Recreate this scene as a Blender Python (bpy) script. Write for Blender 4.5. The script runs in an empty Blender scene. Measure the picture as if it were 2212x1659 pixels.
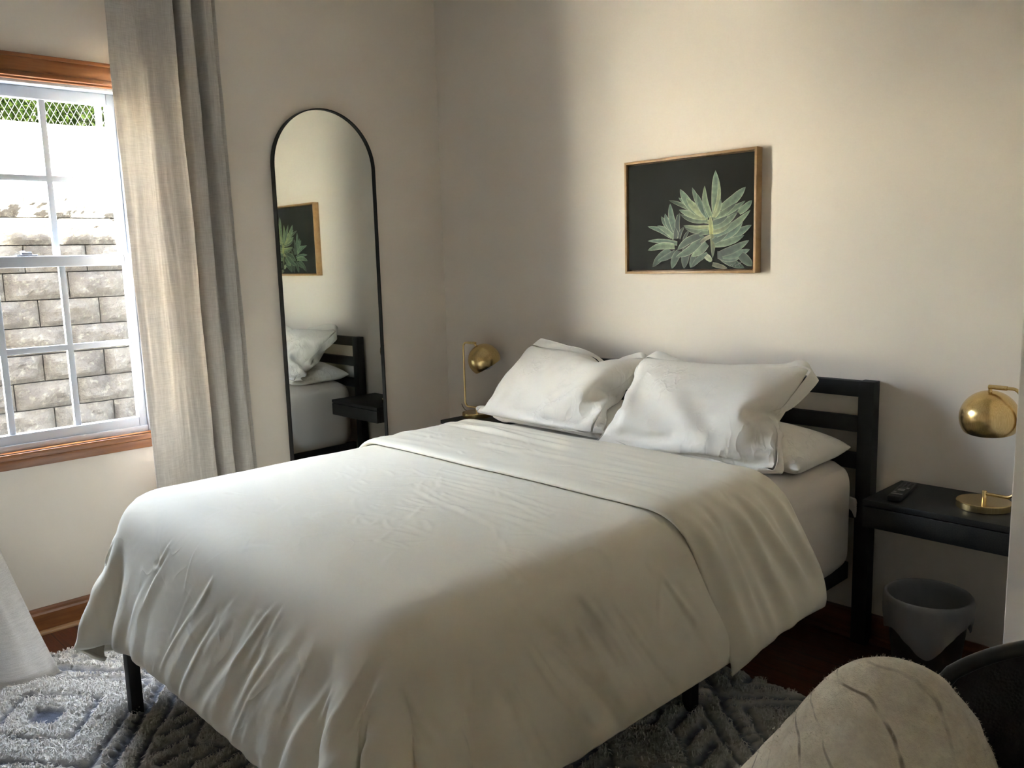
import bpy, bmesh, math, random, zlib, base64
import numpy as np
from mathutils import Vector, Matrix, Euler, noise

scene = bpy.context.scene
COL = scene.collection
R = math.radians
random.seed(7)

# settings of the light and a few fitted angles
SKY, SUN, SUND, EXPO = .42, 20, (.5, -.16, .84), 4.97
MIRROR_ROT = (0, 0, 0)

# ------------------------------------------------------------------ cloth: a small position-based solver drapes the bedding
from mathutils.bvhtree import BVHTree
def edges_from_grid(a):
    E = []
    def add(p, q, k): E.append(np.stack([p.ravel(), q.ravel(), np.full(p.size, k)], 1))
    add(a[:-1], a[1:], 0); add(a[:, :-1], a[:, 1:], 0)
    add(a[:-1, :-1], a[1:, 1:], 1); add(a[:-1, 1:], a[1:, :-1], 1)
    add(a[:-2], a[2:], 2); add(a[:, :-2], a[:, 2:], 2)
    return np.concatenate(E)
def edge_colours(E, n):
    used = [0]*n; out = np.zeros(len(E), int)
    for k, (i, j) in enumerate(E[:, :2].tolist()):
        m = used[i] | used[j]; c = 0
        while m >> c & 1: c += 1
        used[i] |= 1 << c; used[j] |= 1 << c; out[k] = c
    return out
class Sim:
    def __init__(s, X, E, comp, rest, seed=0):
        s.x = X.astype(float).copy(); s.v = np.zeros_like(s.x); s.n = len(X)
        perm = np.random.RandomState(seed).permutation(len(E)); E = E[perm]; rest = rest[perm]
        c = edge_colours(E, s.n); s.b = []
        for k in range(c.max()+1):
            m = c == k; s.b.append((E[m, 0], E[m, 1], rest[m], np.array([comp[t] for t in E[m, 2]]), E[m, 2] == 2))
        s.w = np.ones(s.n); s.g = np.array([0, 0, -9.8]); s.coll = []; s.force = None; s.damp = 1.0
    def step(s, dt):
        free = s.w[:, None] > 0
        f = s.g[None]+(s.force(s) if s.force else 0)
        s.v += f*dt*free; s.v *= max(0, 1-s.damp*dt)
        p = s.x.copy(); s.x = s.x+s.v*dt*free
        for i, j, r, cp, bd in s.b:
            d = s.x[i]-s.x[j]; L = np.sqrt((d*d).sum(1))+1e-9
            wi = s.w[i]; wj = s.w[j]; c_ = L-r
            c_ = np.where(bd & (c_ > 0), 0, c_)          # bending only resists shortening
            lam = -c_/(wi+wj+cp/dt**2+1e-12); q = d*(lam/L)[:, None]
            s.x[i] += q*wi[:, None]; s.x[j] -= q*wj[:, None]
        for c in s.coll: c(s, p)
        s.v = (s.x-p)/dt
        sp = np.linalg.norm(s.v, axis=1); m = sp > 3; s.v[m] *= (3/sp[m])[:, None]
def sdf_box(lo, hi, r):
    lo = np.array(lo); hi = np.array(hi); c = (lo+hi)/2; h = (hi-lo)/2-r
    def sdf(x):
        q = np.abs(x-c)-h; sg = np.sign(x-c); mq = np.maximum(q, 0); L = np.linalg.norm(mq, axis=1)
        inside = L < 1e-9; d = np.where(inside, q.max(1), L)-r; n = mq/np.maximum(L, 1e-9)[:, None]*sg
        if inside.any():
            k = q[inside].argmax(1); nn = np.zeros((inside.sum(), 3)); nn[np.arange(len(k)), k] = sg[inside][np.arange(len(k)), k]; n[inside] = nn
        return d, n
    return sdf
def collide(sdf, thick, mu):
    def f(s, p):
        d, n = sdf(s.x); m = (d < thick) & (s.w > 0)
        if not m.any(): return
        nn = n[m]; s.x[m] += nn*(thick-d[m])[:, None]
        dx = s.x[m]-p[m]; t = dx-nn*(dx*nn).sum(1)[:, None]; s.x[m] -= t*mu
    return f
def above_floor(z, mu=.5):
    def f(s, p):
        m = s.x[:, 2] < z; s.x[m, 2] = z; s.x[m, :2] -= (s.x[m, :2]-p[m, :2])*mu
    return f
def rest_of(X, E): return np.linalg.norm(X[E[:, 0]]-X[E[:, 1]], axis=1)
S_MAT = sdf_box((.83, -1.97, .20), (2.23, -.03, .665), .10)
def drape_duvet():
    du = .02; X0, X1 = .83-.39, 2.23+.33; head = -.63; foot = -1.97-.33
    us = np.arange(X0, X1+1e-6, du); ys = np.arange(head, foot-1e-6, -du); U = len(us); S = len(ys)
    X = np.zeros((S, U, 3)); X[..., 0] = us[None]; X[..., 1] = ys[:, None]
    for i in range(S):
        for j in range(U): X[i, j, 2] = .70+.012*noise.noise(Vector((us[j]*6, ys[i]*6, 3)))
    cr = .42                                                   # rounded corners of the comforter
    for cx, sx in ((X0+cr, -1), (us[-1]-cr, 1)):
        a = (X[..., 0]-cx)*sx; b = ys[-1]+cr-X[..., 1]; m = (a > 0) & (b > 0); h = np.hypot(a, b)+1e-9; k = np.maximum(a, b)/h
        X[..., 0] = np.where(m, cx+sx*a*k, X[..., 0]); X[..., 1] = np.where(m, ys[-1]+cr-b*k, X[..., 1])
    idx = np.arange(S*U).reshape(S, U); E = edges_from_grid(idx); P = X.reshape(-1, 3)
    comp = {0: 1e-7, 1: 4e-5, 2: 3e-4}
    s = Sim(P, E, comp, rest_of(P, E)); s.damp = 2; s.coll = [collide(S_MAT, .012, .35), above_floor(.04)]
    def flare(s):
        q = np.clip(s.x[:, :2], [1.0, -1.80], [2.06, -.6]); d = s.x[:, :2]-q; L = np.linalg.norm(d, axis=1)+1e-6
        f = np.zeros_like(s.x); f[:, :2] = d/L[:, None]*(np.clip((.62-s.x[:, 2])/.1, 0, 1)*3.0)[:, None]; return f
    s.force = flare
    for f in range(130):
        if f > 90: s.damp = 6
        for k in range(12): s.step(1/720)
    A = s.x.reshape(S, U, 3)
    nf = int(.48/du)+1
    gx = np.gradient(A, axis=1); gy = np.gradient(A, axis=0); nr = np.cross(gy, gx); nr /= np.linalg.norm(nr, axis=2)[..., None]
    if nr[S//2, U//2, 2] < 0: nr = -nr
    B = A[:nf]+nr[:nf]*.035
    Y = np.zeros((nf, U, 3)); Y[..., 0] = us[None]; Y[..., 1] = -np.arange(nf)[:, None]*du
    E2 = edges_from_grid(np.arange(nf*U).reshape(nf, U))
    s2 = Sim(B.reshape(-1, 3), E2, comp, rest_of(Y.reshape(-1, 3), E2), 2)
    s2.w[:U] = 0; s2.x[:U] = A[0]+nr[0]*.02+np.array([0, .01, 0])
    tri = []
    for i in range(S-1):
        for j in range(U-1):
            a, b, c, d = idx[i, j], idx[i, j+1], idx[i+1, j+1], idx[i+1, j]; tri += [(a, b, c), (a, c, d)]
    bvh = BVHTree.FromPolygons([Vector(v) for v in A.reshape(-1, 3)], tri)
    sgn = 1 if bvh.find_nearest(Vector(A[S//2, U//2])+Vector((0, 0, .1)))[1].z > 0 else -1
    def over(s, p):
        for k in range(U, s.n):
            v = Vector(s.x[k]); l, n, i_, d = bvh.find_nearest(v, .1)
            if l is None: continue
            n = n*sgn; dd = (v-l).dot(n)
            if dd < .02 and dd > -.06 and (v-l).length < .07:
                nn = np.array(n); s.x[k] += nn*(.02-dd); dx = s.x[k]-p[k]; s.x[k] -= (dx-nn*dx.dot(nn))*.25
    s2.coll = [collide(S_MAT, .03, .3), over, above_floor(.04)]; s2.damp = 3; s2.force = flare
    for f in range(70):
        if f > 50: s2.damp = 8
        for k in range(8): s2.step(1/480)
    return A, s2.x.reshape(nf, U, 3)
def pillow_grid(W, H, fl, d=.02):
    nu = int(round(W/d))+1; nv = int(round(H/d))+1; k = int(round(fl/d))
    F = np.zeros((nv, nu, 3)); F[..., 0] = np.linspace(-W/2, W/2, nu)[None]; F[..., 1] = np.linspace(-H/2, H/2, nv)[:, None]
    iF = np.arange(nv*nu).reshape(nv, nu); iB = iF.copy(); n = nv*nu
    for i in range(nv):
        for j in range(nu):
            if k < i < nv-1-k and k < j < nu-1-k: iB[i, j] = n; n += 1
    X = np.zeros((n, 3)); X[iF.ravel()] = F.reshape(-1, 3); X[iB.ravel()] = F.reshape(-1, 3); Xr = X.copy()
    m = iB != iF; X[iF[m], 2] = .012; X[iB[m], 2] = -.012
    infl = []
    for i in range(k, nv-1-k):
        for j in range(k, nu-1-k):
            infl.append((iF[i, j], iF[i, j+1], iF[i+1, j+1], iF[i+1, j])); infl.append((iB[i, j], iB[i+1, j], iB[i+1, j+1], iB[i, j+1]))
    E = np.concatenate([edges_from_grid(iF), edges_from_grid(iB[k:nv-k, k:nu-k])])
    key = np.sort(E[:, :2], 1); _, u = np.unique(key[:, 0]*100000+key[:, 1], return_index=True)
    return X, Xr, E[np.sort(u)], np.array(infl)
def soft_pillow(W, H, fl, V0, pos, rot, colls, frames, seed, g=9.8, push=(0, 0, 0)):
    X, Xr, E, I = pillow_grid(W, H, fl); rest = rest_of(Xr, E)
    for t in range(len(X)): X[t, 2] += .004*noise.noise(Vector((X[t, 0]*9, X[t, 1]*9, seed)))
    X = X @ np.array(Euler(rot).to_matrix()).T+np.array(pos)
    s = Sim(X, E, {0: 2e-7, 1: 3e-5, 2: 4e-4}, rest, seed)
    def force(s):
        a, b, c, d = [s.x[I[:, q]] for q in range(4)]
        nrm = np.cross(c-a, d-b)/2; cen = (a+b+c+d)/4; V = abs(((cen-s.x.mean(0))*nrm).sum()/3)
        P = min(1500, max(0, 700*(V0/max(V, 1e-4)-1))); f = np.zeros_like(s.x)
        for q in range(4): np.add.at(f, I[:, q], nrm*P/.0016)
        return f*.25
    s.force = force; s.damp = 4; s.g = np.zeros(3)
    for f in range(20):
        for k in range(10): s.step(1/600)
    s.coll = colls; s.g = np.array([0, 0, -g])+np.array(push); s.damp = 2.5
    for f in range(frames):
        if f > frames*.7: s.damp = 8
        for k in range(10): s.step(1/600)
    return s.x
def drape_bedding():
    D = {}; D['duvet'], D['flap'] = drape_duvet()
    m = collide(S_MAT, .008, .5); h = collide(sdf_box((.80, -.07, .0), (2.25, .05, .905), .01), .006, .3)
    w = collide(sdf_box((-1, -.01, -1), (5, .5, 3), .01), .004, .3); du = collide(sdf_box((.62, -2.0, .2), (2.26, -.60, .70), .10), .008, .5); ds = collide(sdf_box((.62, -2.0, .2), (2.26, -.05, .70), .10), .008, .5)
    D['flatR'] = soft_pillow(.70, .40, 0, .022, (1.87, -.285, .80), (0, 0, .03), [m, h], 60, 1)
    D['flatL'] = soft_pillow(.70, .40, 0, .022, (1.19, -.285, .80), (0, 0, -.03), [m, h], 60, 2)
    pb = collide(sdf_box((.87, -.44, .55), (2.18, -.09, .77), .065), .008, .4); a = R(54)
    D['shamL'] = soft_pillow(.76, .54, .04, .0225, (1.125, -.47, .975), (a, .05, -.02), [m, du, ds, h, w, pb], 26, 3, 3, (0, 2.2, 0))
    D['shamR'] = soft_pillow(.76, .54, .04, .0235, (1.81, -.50, .955), (a, -.03, .04), [m, du, h, w, pb], 24, 4, 3, (0, 2.2, 0))
    return D
DRAPED = drape_bedding()

# ------------------------------------------------------------------ helpers
def tag(o, label=None, cat=None, group=None, kind=None):
    if label: o['label'] = label
    if cat: o['category'] = cat
    if group: o['group'] = group
    if kind: o['kind'] = kind
    return o

def thing(name, label, cat, loc=(0, 0, 0), rz=0.0, group=None):
    o = bpy.data.objects.new(name, None)
    o.empty_display_size = .1
    COL.objects.link(o)
    o.location = loc
    o.rotation_euler = (0, 0, rz)
    return tag(o, label, cat, group)

def link_mesh(name, me, mat, parent=None, smooth=False):
    if mat: me.materials.append(mat)
    if smooth:
        for p in me.polygons: p.use_smooth = True
    o = bpy.data.objects.new(name, me)
    COL.objects.link(o)
    o.parent = parent
    return o

class MB:
    """collects shapes in one bmesh"""
    def __init__(s): s.bm = bmesh.new()
    def box(s, x0, x1, y0, y1, z0, z1, bev=0.0, seg=2, M=None):
        b = bmesh.new(); bmesh.ops.create_cube(b, size=1)
        for v in b.verts:
            v.co = Vector(((x0+x1)/2+v.co.x*(x1-x0), (y0+y1)/2+v.co.y*(y1-y0), (z0+z1)/2+v.co.z*(z1-z0)))
        if bev > 0: bmesh.ops.bevel(b, geom=b.edges[:], offset=bev, segments=seg, affect='EDGES', profile=.5)
        if M is not None: b.transform(M)
        s._add(b); return s
    def _add(s, b):
        me = bpy.data.meshes.new('t'); b.to_mesh(me); b.free(); s.bm.from_mesh(me); bpy.data.meshes.remove(me)
    def lathe(s, prof, n=40, M=None, close=False):
        b = bmesh.new(); rings = []
        for r, z in prof:
            if r < 1e-6: rings.append([b.verts.new((0, 0, z))])
            else: rings.append([b.verts.new((r*math.cos(2*math.pi*k/n), r*math.sin(2*math.pi*k/n), z)) for k in range(n)])
        for a, c in zip(rings[:-1], rings[1:]):
            for k in range(n):
                if len(a) == 1 and len(c) == 1: continue
                if len(a) == 1: b.faces.new((a[0], c[(k+1) % n], c[k]))
                elif len(c) == 1: b.faces.new((a[k], a[(k+1) % n], c[0]))
                else: b.faces.new((a[k], a[(k+1) % n], c[(k+1) % n], c[k]))
        bmesh.ops.recalc_face_normals(b, faces=b.faces[:])
        if M is not None: b.transform(M)
        s._add(b); return s
    def tube(s, pts, r, n=14, cap=True):
        b = bmesh.new(); pts = [Vector(p) for p in pts]; rings = []
        t0 = (pts[1]-pts[0]).normalized()
        up = Vector((0, 0, 1)) if abs(t0.z) < .9 else Vector((1, 0, 0))
        nx = t0.cross(up).normalized()
        for i, p in enumerate(pts):
            t = (pts[min(i+1, len(pts)-1)]-pts[max(i-1, 0)]).normalized()
            nx = (nx-t*nx.dot(t)).normalized(); ny = t.cross(nx)
            rr = r[i] if isinstance(r, (list, tuple)) else r
            rings.append([b.verts.new(p+(nx*math.cos(2*math.pi*k/n)+ny*math.sin(2*math.pi*k/n))*rr) for k in range(n)])
        for a, c in zip(rings[:-1], rings[1:]):
            for k in range(n): b.faces.new((a[k], a[(k+1) % n], c[(k+1) % n], c[k]))
        if cap: b.faces.new(rings[0][::-1]); b.faces.new(rings[-1])
        bmesh.ops.recalc_face_normals(b, faces=b.faces[:])
        s._add(b); return s
    def build(s, name, mat, parent=None, smooth=False, auto=None):
        me = bpy.data.meshes.new(name); s.bm.to_mesh(me); s.bm.free()
        o = link_mesh(name, me, mat, parent, smooth or auto is not None)
        if auto is not None: me.set_sharp_from_angle(angle=R(auto))
        return o

def spline(pts, n=8):
    """Catmull-Rom through points"""
    P = [Vector(p) for p in pts]; P = [P[0]*2-P[1]]+P+[P[-1]*2-P[-2]]; out = []
    for i in range(1, len(P)-2):
        for k in range(n):
            t = k/n
            out.append(.5*((2*P[i])+(P[i+1]-P[i-1])*t+(2*P[i-1]-5*P[i]+4*P[i+1]-P[i+2])*t*t+(3*P[i]-P[i-1]-3*P[i+1]+P[i+2])*t**3))
    out.append(P[-2]); return out

def grid_faces(S, U, flip=False, wrap=False):
    i, j = np.meshgrid(np.arange(S-1), np.arange(U if wrap else U-1), indexing='ij')
    j2 = (j+1) % U
    f = np.stack([i*U+j, i*U+j2, (i+1)*U+j2, (i+1)*U+j], -1).reshape(-1, 4)
    return f[:, ::-1] if flip else f

def mesh_np(name, V, F):
    me = bpy.data.meshes.new(name)
    me.from_pydata(np.asarray(V, float).reshape(-1, 3).tolist(), [], [list(map(int, f)) for f in F]); me.update(); return me

# ------------------------------------------------------------------ materials
def new_mat(name):
    m = bpy.data.materials.new(name); m.use_nodes = True
    nt = m.node_tree; b = nt.nodes['Principled BSDF']
    return m, nt, b
def N(nt, t, **kw):
    n = nt.nodes.new(t)
    for k, v in kw.items():
        if k.startswith('i_'): n.inputs[k[2:].replace('_', ' ')].default_value = v
        else: setattr(n, k, v)
    return n
def coords(nt, scale=(1, 1, 1), rot=(0, 0, 0), kind='Object'):
    tc = N(nt, 'ShaderNodeTexCoord'); mp = N(nt, 'ShaderNodeMapping')
    mp.inputs['Scale'].default_value = scale; mp.inputs['Rotation'].default_value = rot
    nt.links.new(tc.outputs[kind], mp.inputs['Vector']); return mp.outputs['Vector']
def ramp(nt, fac, stops):
    r = N(nt, 'ShaderNodeValToRGB'); e = r.color_ramp.elements
    while len(e) < len(stops): e.new(.5)
    for k, (p, c) in enumerate(stops): e[k].position = p; e[k].color = (*c, 1) if len(c) == 3 else c
    nt.links.new(fac, r.inputs['Fac']); return r.outputs['Color']
def bump(nt, b, h, strength=.3, dist=.01, prev=None):
    n = N(nt, 'ShaderNodeBump'); n.inputs['Strength'].default_value = strength; n.inputs['Distance'].default_value = dist
    nt.links.new(h, n.inputs['Height'])
    if prev is not None: nt.links.new(prev, n.inputs['Normal'])
    if b is not None: nt.links.new(n.outputs['Normal'], b.inputs['Normal'])
    return n.outputs['Normal']
def math_n(nt, op, a, b=None, clamp=False):
    n = N(nt, 'ShaderNodeMath', operation=op, use_clamp=clamp)
    for k, v in enumerate((a, b)):
        if v is None: continue
        if isinstance(v, (int, float)): n.inputs[k].default_value = v
        else: nt.links.new(v, n.inputs[k])
    return n.outputs[0]
def noise_n(nt, vec, scale, detail=3, rough=.5, dist=0.0, out='Fac'):
    n = N(nt, 'ShaderNodeTexNoise'); n.inputs['Scale'].default_value = scale; n.inputs['Detail'].default_value = detail
    n.inputs['Roughness'].default_value = rough; n.inputs['Distortion'].default_value = dist
    nt.links.new(vec, n.inputs['Vector']); return n.outputs[out]

def plain(name, col, rough=.5, metal=0.0, spec=.5, bumps=None):
    m, nt, b = new_mat(name)
    b.inputs['Base Color'].default_value = (*col, 1); b.inputs['Roughness'].default_value = rough
    b.inputs['Metallic'].default_value = metal; b.inputs['Specular IOR Level'].default_value = spec
    if bumps:
        v = coords(nt); h = noise_n(nt, v, bumps[0], 4); bump(nt, b, h, bumps[1], bumps[2])
    return m

def wall_mat():
    m, nt, b = new_mat('painted_plaster'); v = coords(nt)
    b.inputs['Base Color'].default_value = (*WALLC, 1); b.inputs['Roughness'].default_value = .62
    b.inputs['Specular IOR Level'].default_value = .3
    return m
WALLC = (.82, .745, .645)

def wood_mat(name, cols, scale=(1, 14, 14), rough=.38, rot=(0, 0, 0), coat=.25):
    m, nt, b = new_mat(name); v = coords(nt, scale, rot)
    f = noise_n(nt, v, 3.0, 6, .6, .6)
    c = ramp(nt, f, [(.25, cols[0]), (.5, cols[1]), (.75, cols[2])])
    nt.links.new(c, b.inputs['Base Color']); b.inputs['Roughness'].default_value = rough
    b.inputs['Coat Weight'].default_value = coat; b.inputs['Coat Roughness'].default_value = .25
    bump(nt, b, f, .06, .002); return m

def cotton_mat(name, col, wr=1.0, streak=0.0):
    """white cotton: crumple creases and a fine weave"""
    m, nt, b = new_mat(name); v = coords(nt)
    b.inputs['Base Color'].default_value = (*col, 1); b.inputs['Roughness'].default_value = .75
    b.inputs['Specular IOR Level'].default_value = .25
    b.inputs['Sheen Weight'].default_value = .15; b.inputs['Sheen Roughness'].default_value = .5
    # distorted ridged noise = creases
    vv = v
    f1 = noise_n(nt, vv, 5.5, 1, .5, 1.0)
    r1 = math_n(nt, 'ABSOLUTE', math_n(nt, 'SUBTRACT', f1, .5))
    r1 = math_n(nt, 'SUBTRACT', 1.0, math_n(nt, 'MULTIPLY', r1, 9.0, True), True)
    r1 = math_n(nt, 'POWER', r1, 2.5)
    mask = ramp(nt, noise_n(nt, v, 4.5, 1), [(.45, (0, 0, 0)), (.68, (1, 1, 1))])
    r1 = math_n(nt, 'MULTIPLY', r1, mask)
    h = r1
    n1 = bump(nt, None, h, .13*wr, .006)
    n2 = bump(nt, None, noise_n(nt, v, 9, 2, .6, .4), .35*wr, .010, n1)
    if streak:
        sv = coords(nt, (1, 1, .30), (0, R(12), 0)); s1 = noise_n(nt, sv, 24, 2, .5, .3)
        s1 = math_n(nt, 'POWER', math_n(nt, 'SUBTRACT', 1.0, math_n(nt, 'MULTIPLY', math_n(nt, 'ABSOLUTE', math_n(nt, 'SUBTRACT', s1, .5)), 7.0, True), True), 2.0)
        mk = ramp(nt, noise_n(nt, v, 7, 2), [(.42, (0, 0, 0)), (.65, (1, 1, 1))])
        n2 = bump(nt, None, math_n(nt, 'MULTIPLY', s1, mk), streak, .006, n2)
    nt.links.new(n2.node.outputs['Normal'] if hasattr(n2, 'node') else n2, b.inputs['Normal'])
    return m

def linen_mat():
    m, nt, b = new_mat('linen_curtain')
    v = coords(nt, (1, 1, .04)); h1 = noise_n(nt, v, 420, 1, .7)
    v2 = coords(nt, (.06, .06, 1)); h2 = noise_n(nt, v2, 420, 1, .7)
    s = math_n(nt, 'ADD', h1, h2)
    c = ramp(nt, math_n(nt, 'MULTIPLY', s, .5), [(.35, (.60, .555, .495)), (.65, (.74, .695, .63))])
    nt.links.new(c, b.inputs['Base Color']); b.inputs['Roughness'].default_value = .85
    b.inputs['Specular IOR Level'].default_value = .1
    bump(nt, b, s, .25, .002)
    tr = N(nt, 'ShaderNodeBsdfTranslucent'); nt.links.new(c, tr.inputs['Color'])
    mx = N(nt, 'ShaderNodeMixShader'); mx.inputs[0].default_value = .28
    out = nt.nodes['Material Output']
    nt.links.new(b.outputs[0], mx.inputs[1]); nt.links.new(tr.outputs[0], mx.inputs[2]); nt.links.new(mx.outputs[0], out.inputs['Surface'])
    return m

def brass_mat():
    m, nt, b = new_mat('brushed_brass'); v = coords(nt, (60, 60, 3))
    f = noise_n(nt, v, 8, 3)
    c = ramp(nt, f, [(.3, (.62, .45, .19)), (.7, (.78, .60, .30))])
    nt.links.new(c, b.inputs['Base Color']); b.inputs['Metallic'].default_value = 1
    b.inputs['Roughness'].default_value = .24; b.inputs['Anisotropic'].default_value = .5
    bump(nt, b, f, .04, .001); return m

M_wall = wall_mat()
M_ceil = plain('ceiling_paint', (.86, .84, .80), .8)
M_wood = wood_mat('stained_pine', [(.16, .052, .012), (.27, .095, .025), (.37, .145, .042)], (14, 1, 14))
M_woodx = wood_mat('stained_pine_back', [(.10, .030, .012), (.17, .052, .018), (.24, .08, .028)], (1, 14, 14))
M_shoe = wood_mat('light_pine', [(.34, .18, .07), (.45, .25, .10), (.52, .31, .14)], (14, 1, 14))
M_black = plain('black_stained_wood', (.009, .009, .009), .55, bumps=(60, .08, .001))
M_cotton = cotton_mat('white_cotton', (.83, .775, .635))
M_sheet = cotton_mat('white_cotton_sheet', (.72, .655, .57), .5)
M_sham = cotton_mat('white_cotton_sham', (.81, .77, .69), .7, .35)
M_linen = linen_mat()
M_brass = brass_mat()
M_vinyl = plain('white_vinyl', (.47, .51, .57), .35)

def floor_mat():
    m, nt, b = new_mat('red_brown_planks'); v = coords(nt)
    br = N(nt, 'ShaderNodeTexBrick'); br.offset = .37
    br.inputs['Scale'].default_value = 1; br.inputs['Brick Width'].default_value = .9; br.inputs['Row Height'].default_value = .083
    br.inputs['Mortar Size'].default_value = .0012; br.inputs['Bias'].default_value = 0
    br.inputs['Color1'].default_value = (.20, .055, .02, 1); br.inputs['Color2'].default_value = (.12, .032, .013, 1); br.inputs['Mortar'].default_value = (.012, .006, .004, 1)
    nt.links.new(v, br.inputs['Vector'])
    g = noise_n(nt, coords(nt, (2, 30, 1)), 4, 5, .6, .4)
    c = ramp(nt, g, [(.3, (.55, .5, .48)), (.7, (1.15, 1.1, 1.0))])
    mx = N(nt, 'ShaderNodeMix', data_type='RGBA', blend_type='MULTIPLY'); mx.inputs['Factor'].default_value = 1
    nt.links.new(br.outputs['Color'], mx.inputs['A']); nt.links.new(c, mx.inputs['B'])
    nt.links.new(mx.outputs['Result'], b.inputs['Base Color']); b.inputs['Roughness'].default_value = .3
    bump(nt, b, br.outputs['Fac'], -.3, .002); return m

# ------------------------------------------------------------------ the room
YF, XR, ZC = -4.3, 4.4, 2.72
WY0, WY1, WZ0, WZ1 = -2.30, -1.522, .694, 2.030      # the window opening

def struct(name, mb, mat, parent=None, auto=None):
    o = mb.build(name, mat, parent, auto=auto)
    if parent is None: o['kind'] = 'structure'
    return o
w = MB()
for (y0, y1, z0, z1) in [(WY1, 0, 0, ZC), (YF, WY0, 0, ZC), (WY0, WY1, 0, WZ0), (WY0, WY1, WZ1, ZC)]:
    w.box(-.16, 0, y0, y1, z0, z1)
bmesh.ops.remove_doubles(w.bm, verts=w.bm.verts[:], dist=1e-5)
struct('wall_left', w, M_wall)
struct('wall_back', MB().box(-.16, XR, 0, .14, 0, ZC), M_wall)
struct('wall_right', MB().box(XR, XR+.14, YF, .14, 0, ZC), M_wall)
struct('wall_front', MB().box(-.16, XR+.14, YF-.14, YF, 0, ZC), M_wall)
struct('wall_partition', MB().box(2.911, XR, -.90, -.0, 0, ZC, .002), M_wall)
struct('floor', MB().box(-.16, XR+.14, YF-.14, .14, -.1, 0), floor_mat())
struct('ceiling', MB().box(-.16, XR+.14, YF-.14, .14, ZC, ZC+.1), M_ceil)

def baseboard(name, L, M, mat):
    """profile board along local x, back at y=0, facing -y"""
    prof = [(0, 0), (-.016, 0), (-.016, .075), (-.013, .083), (-.008, .090), (-.006, .098), (0, .098)]
    bm = bmesh.new(); a = [bm.verts.new((0, y, z)) for y, z in prof]; c = [bm.verts.new((L, y, z)) for y, z in prof]
    for k in range(len(prof)):
        q = (k+1) % len(prof); bm.faces.new((a[k], a[q], c[q], c[k]))
    bm.faces.new(a[::-1]); bm.faces.new(c); bmesh.ops.recalc_face_normals(bm, faces=bm.faces[:]); bm.transform(M)
    mb = MB(); mb.bm.free(); mb.bm = bm
    o = struct(name, mb, mat)
    mb = MB(); prof2 = [(0, 0), (-.014, 0), (-.0135, .005), (-.0115, .009), (-.008, .012), (-.004, .014), (0, .0145)]
    bm = mb.bm; a = [bm.verts.new((0, y-.016, z)) for y, z in prof2]; c = [bm.verts.new((L, y-.016, z)) for y, z in prof2]
    for k in range(len(prof2)):
        q = (k+1) % len(prof2); bm.faces.new((a[k], a[q], c[q], c[k]))
    bm.faces.new(a[::-1]); bm.faces.new(c); bmesh.ops.recalc_face_normals(bm, faces=bm.faces[:]); bm.transform(M)
    mb.build('shoe_moulding', M_shoe if name == 'baseboard_left' else mat, o, smooth=False)
baseboard('baseboard_left', -YF, Matrix.Translation((0, YF, 0)) @ Matrix.Rotation(R(90), 4, 'Z'), M_wood)
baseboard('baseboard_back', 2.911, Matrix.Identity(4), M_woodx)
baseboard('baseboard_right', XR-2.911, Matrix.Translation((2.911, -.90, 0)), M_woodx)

# ---- windows: opening trim, vinyl frame, two sashes
def glass_mat():
    m = bpy.data.materials.new('window_glass'); m.use_nodes = True; nt = m.node_tree
    nt.nodes.remove(nt.nodes['Principled BSDF'])
    t = N(nt, 'ShaderNodeBsdfTransparent'); t.inputs['Color'].default_value = (.965, .98, .975, 1)
    g = N(nt, 'ShaderNodeBsdfGlossy'); g.inputs['Roughness'].default_value = .02
    f = N(nt, 'ShaderNodeLayerWeight'); f.inputs['Blend'].default_value = .5
    fr = math_n(nt, 'ADD', math_n(nt, 'MULTIPLY', math_n(nt, 'POWER', f.outputs['Facing'], 5.0), .5), .02)
    mx = N(nt, 'ShaderNodeMixShader'); nt.links.new(fr, mx.inputs[0]); nt.links.new(t.outputs[0], mx.inputs[1]); nt.links.new(g.outputs[0], mx.inputs[2])
    nt.links.new(mx.outputs[0], nt.nodes['Material Output'].inputs['Surface']); return m
M_glass = glass_mat()

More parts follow.
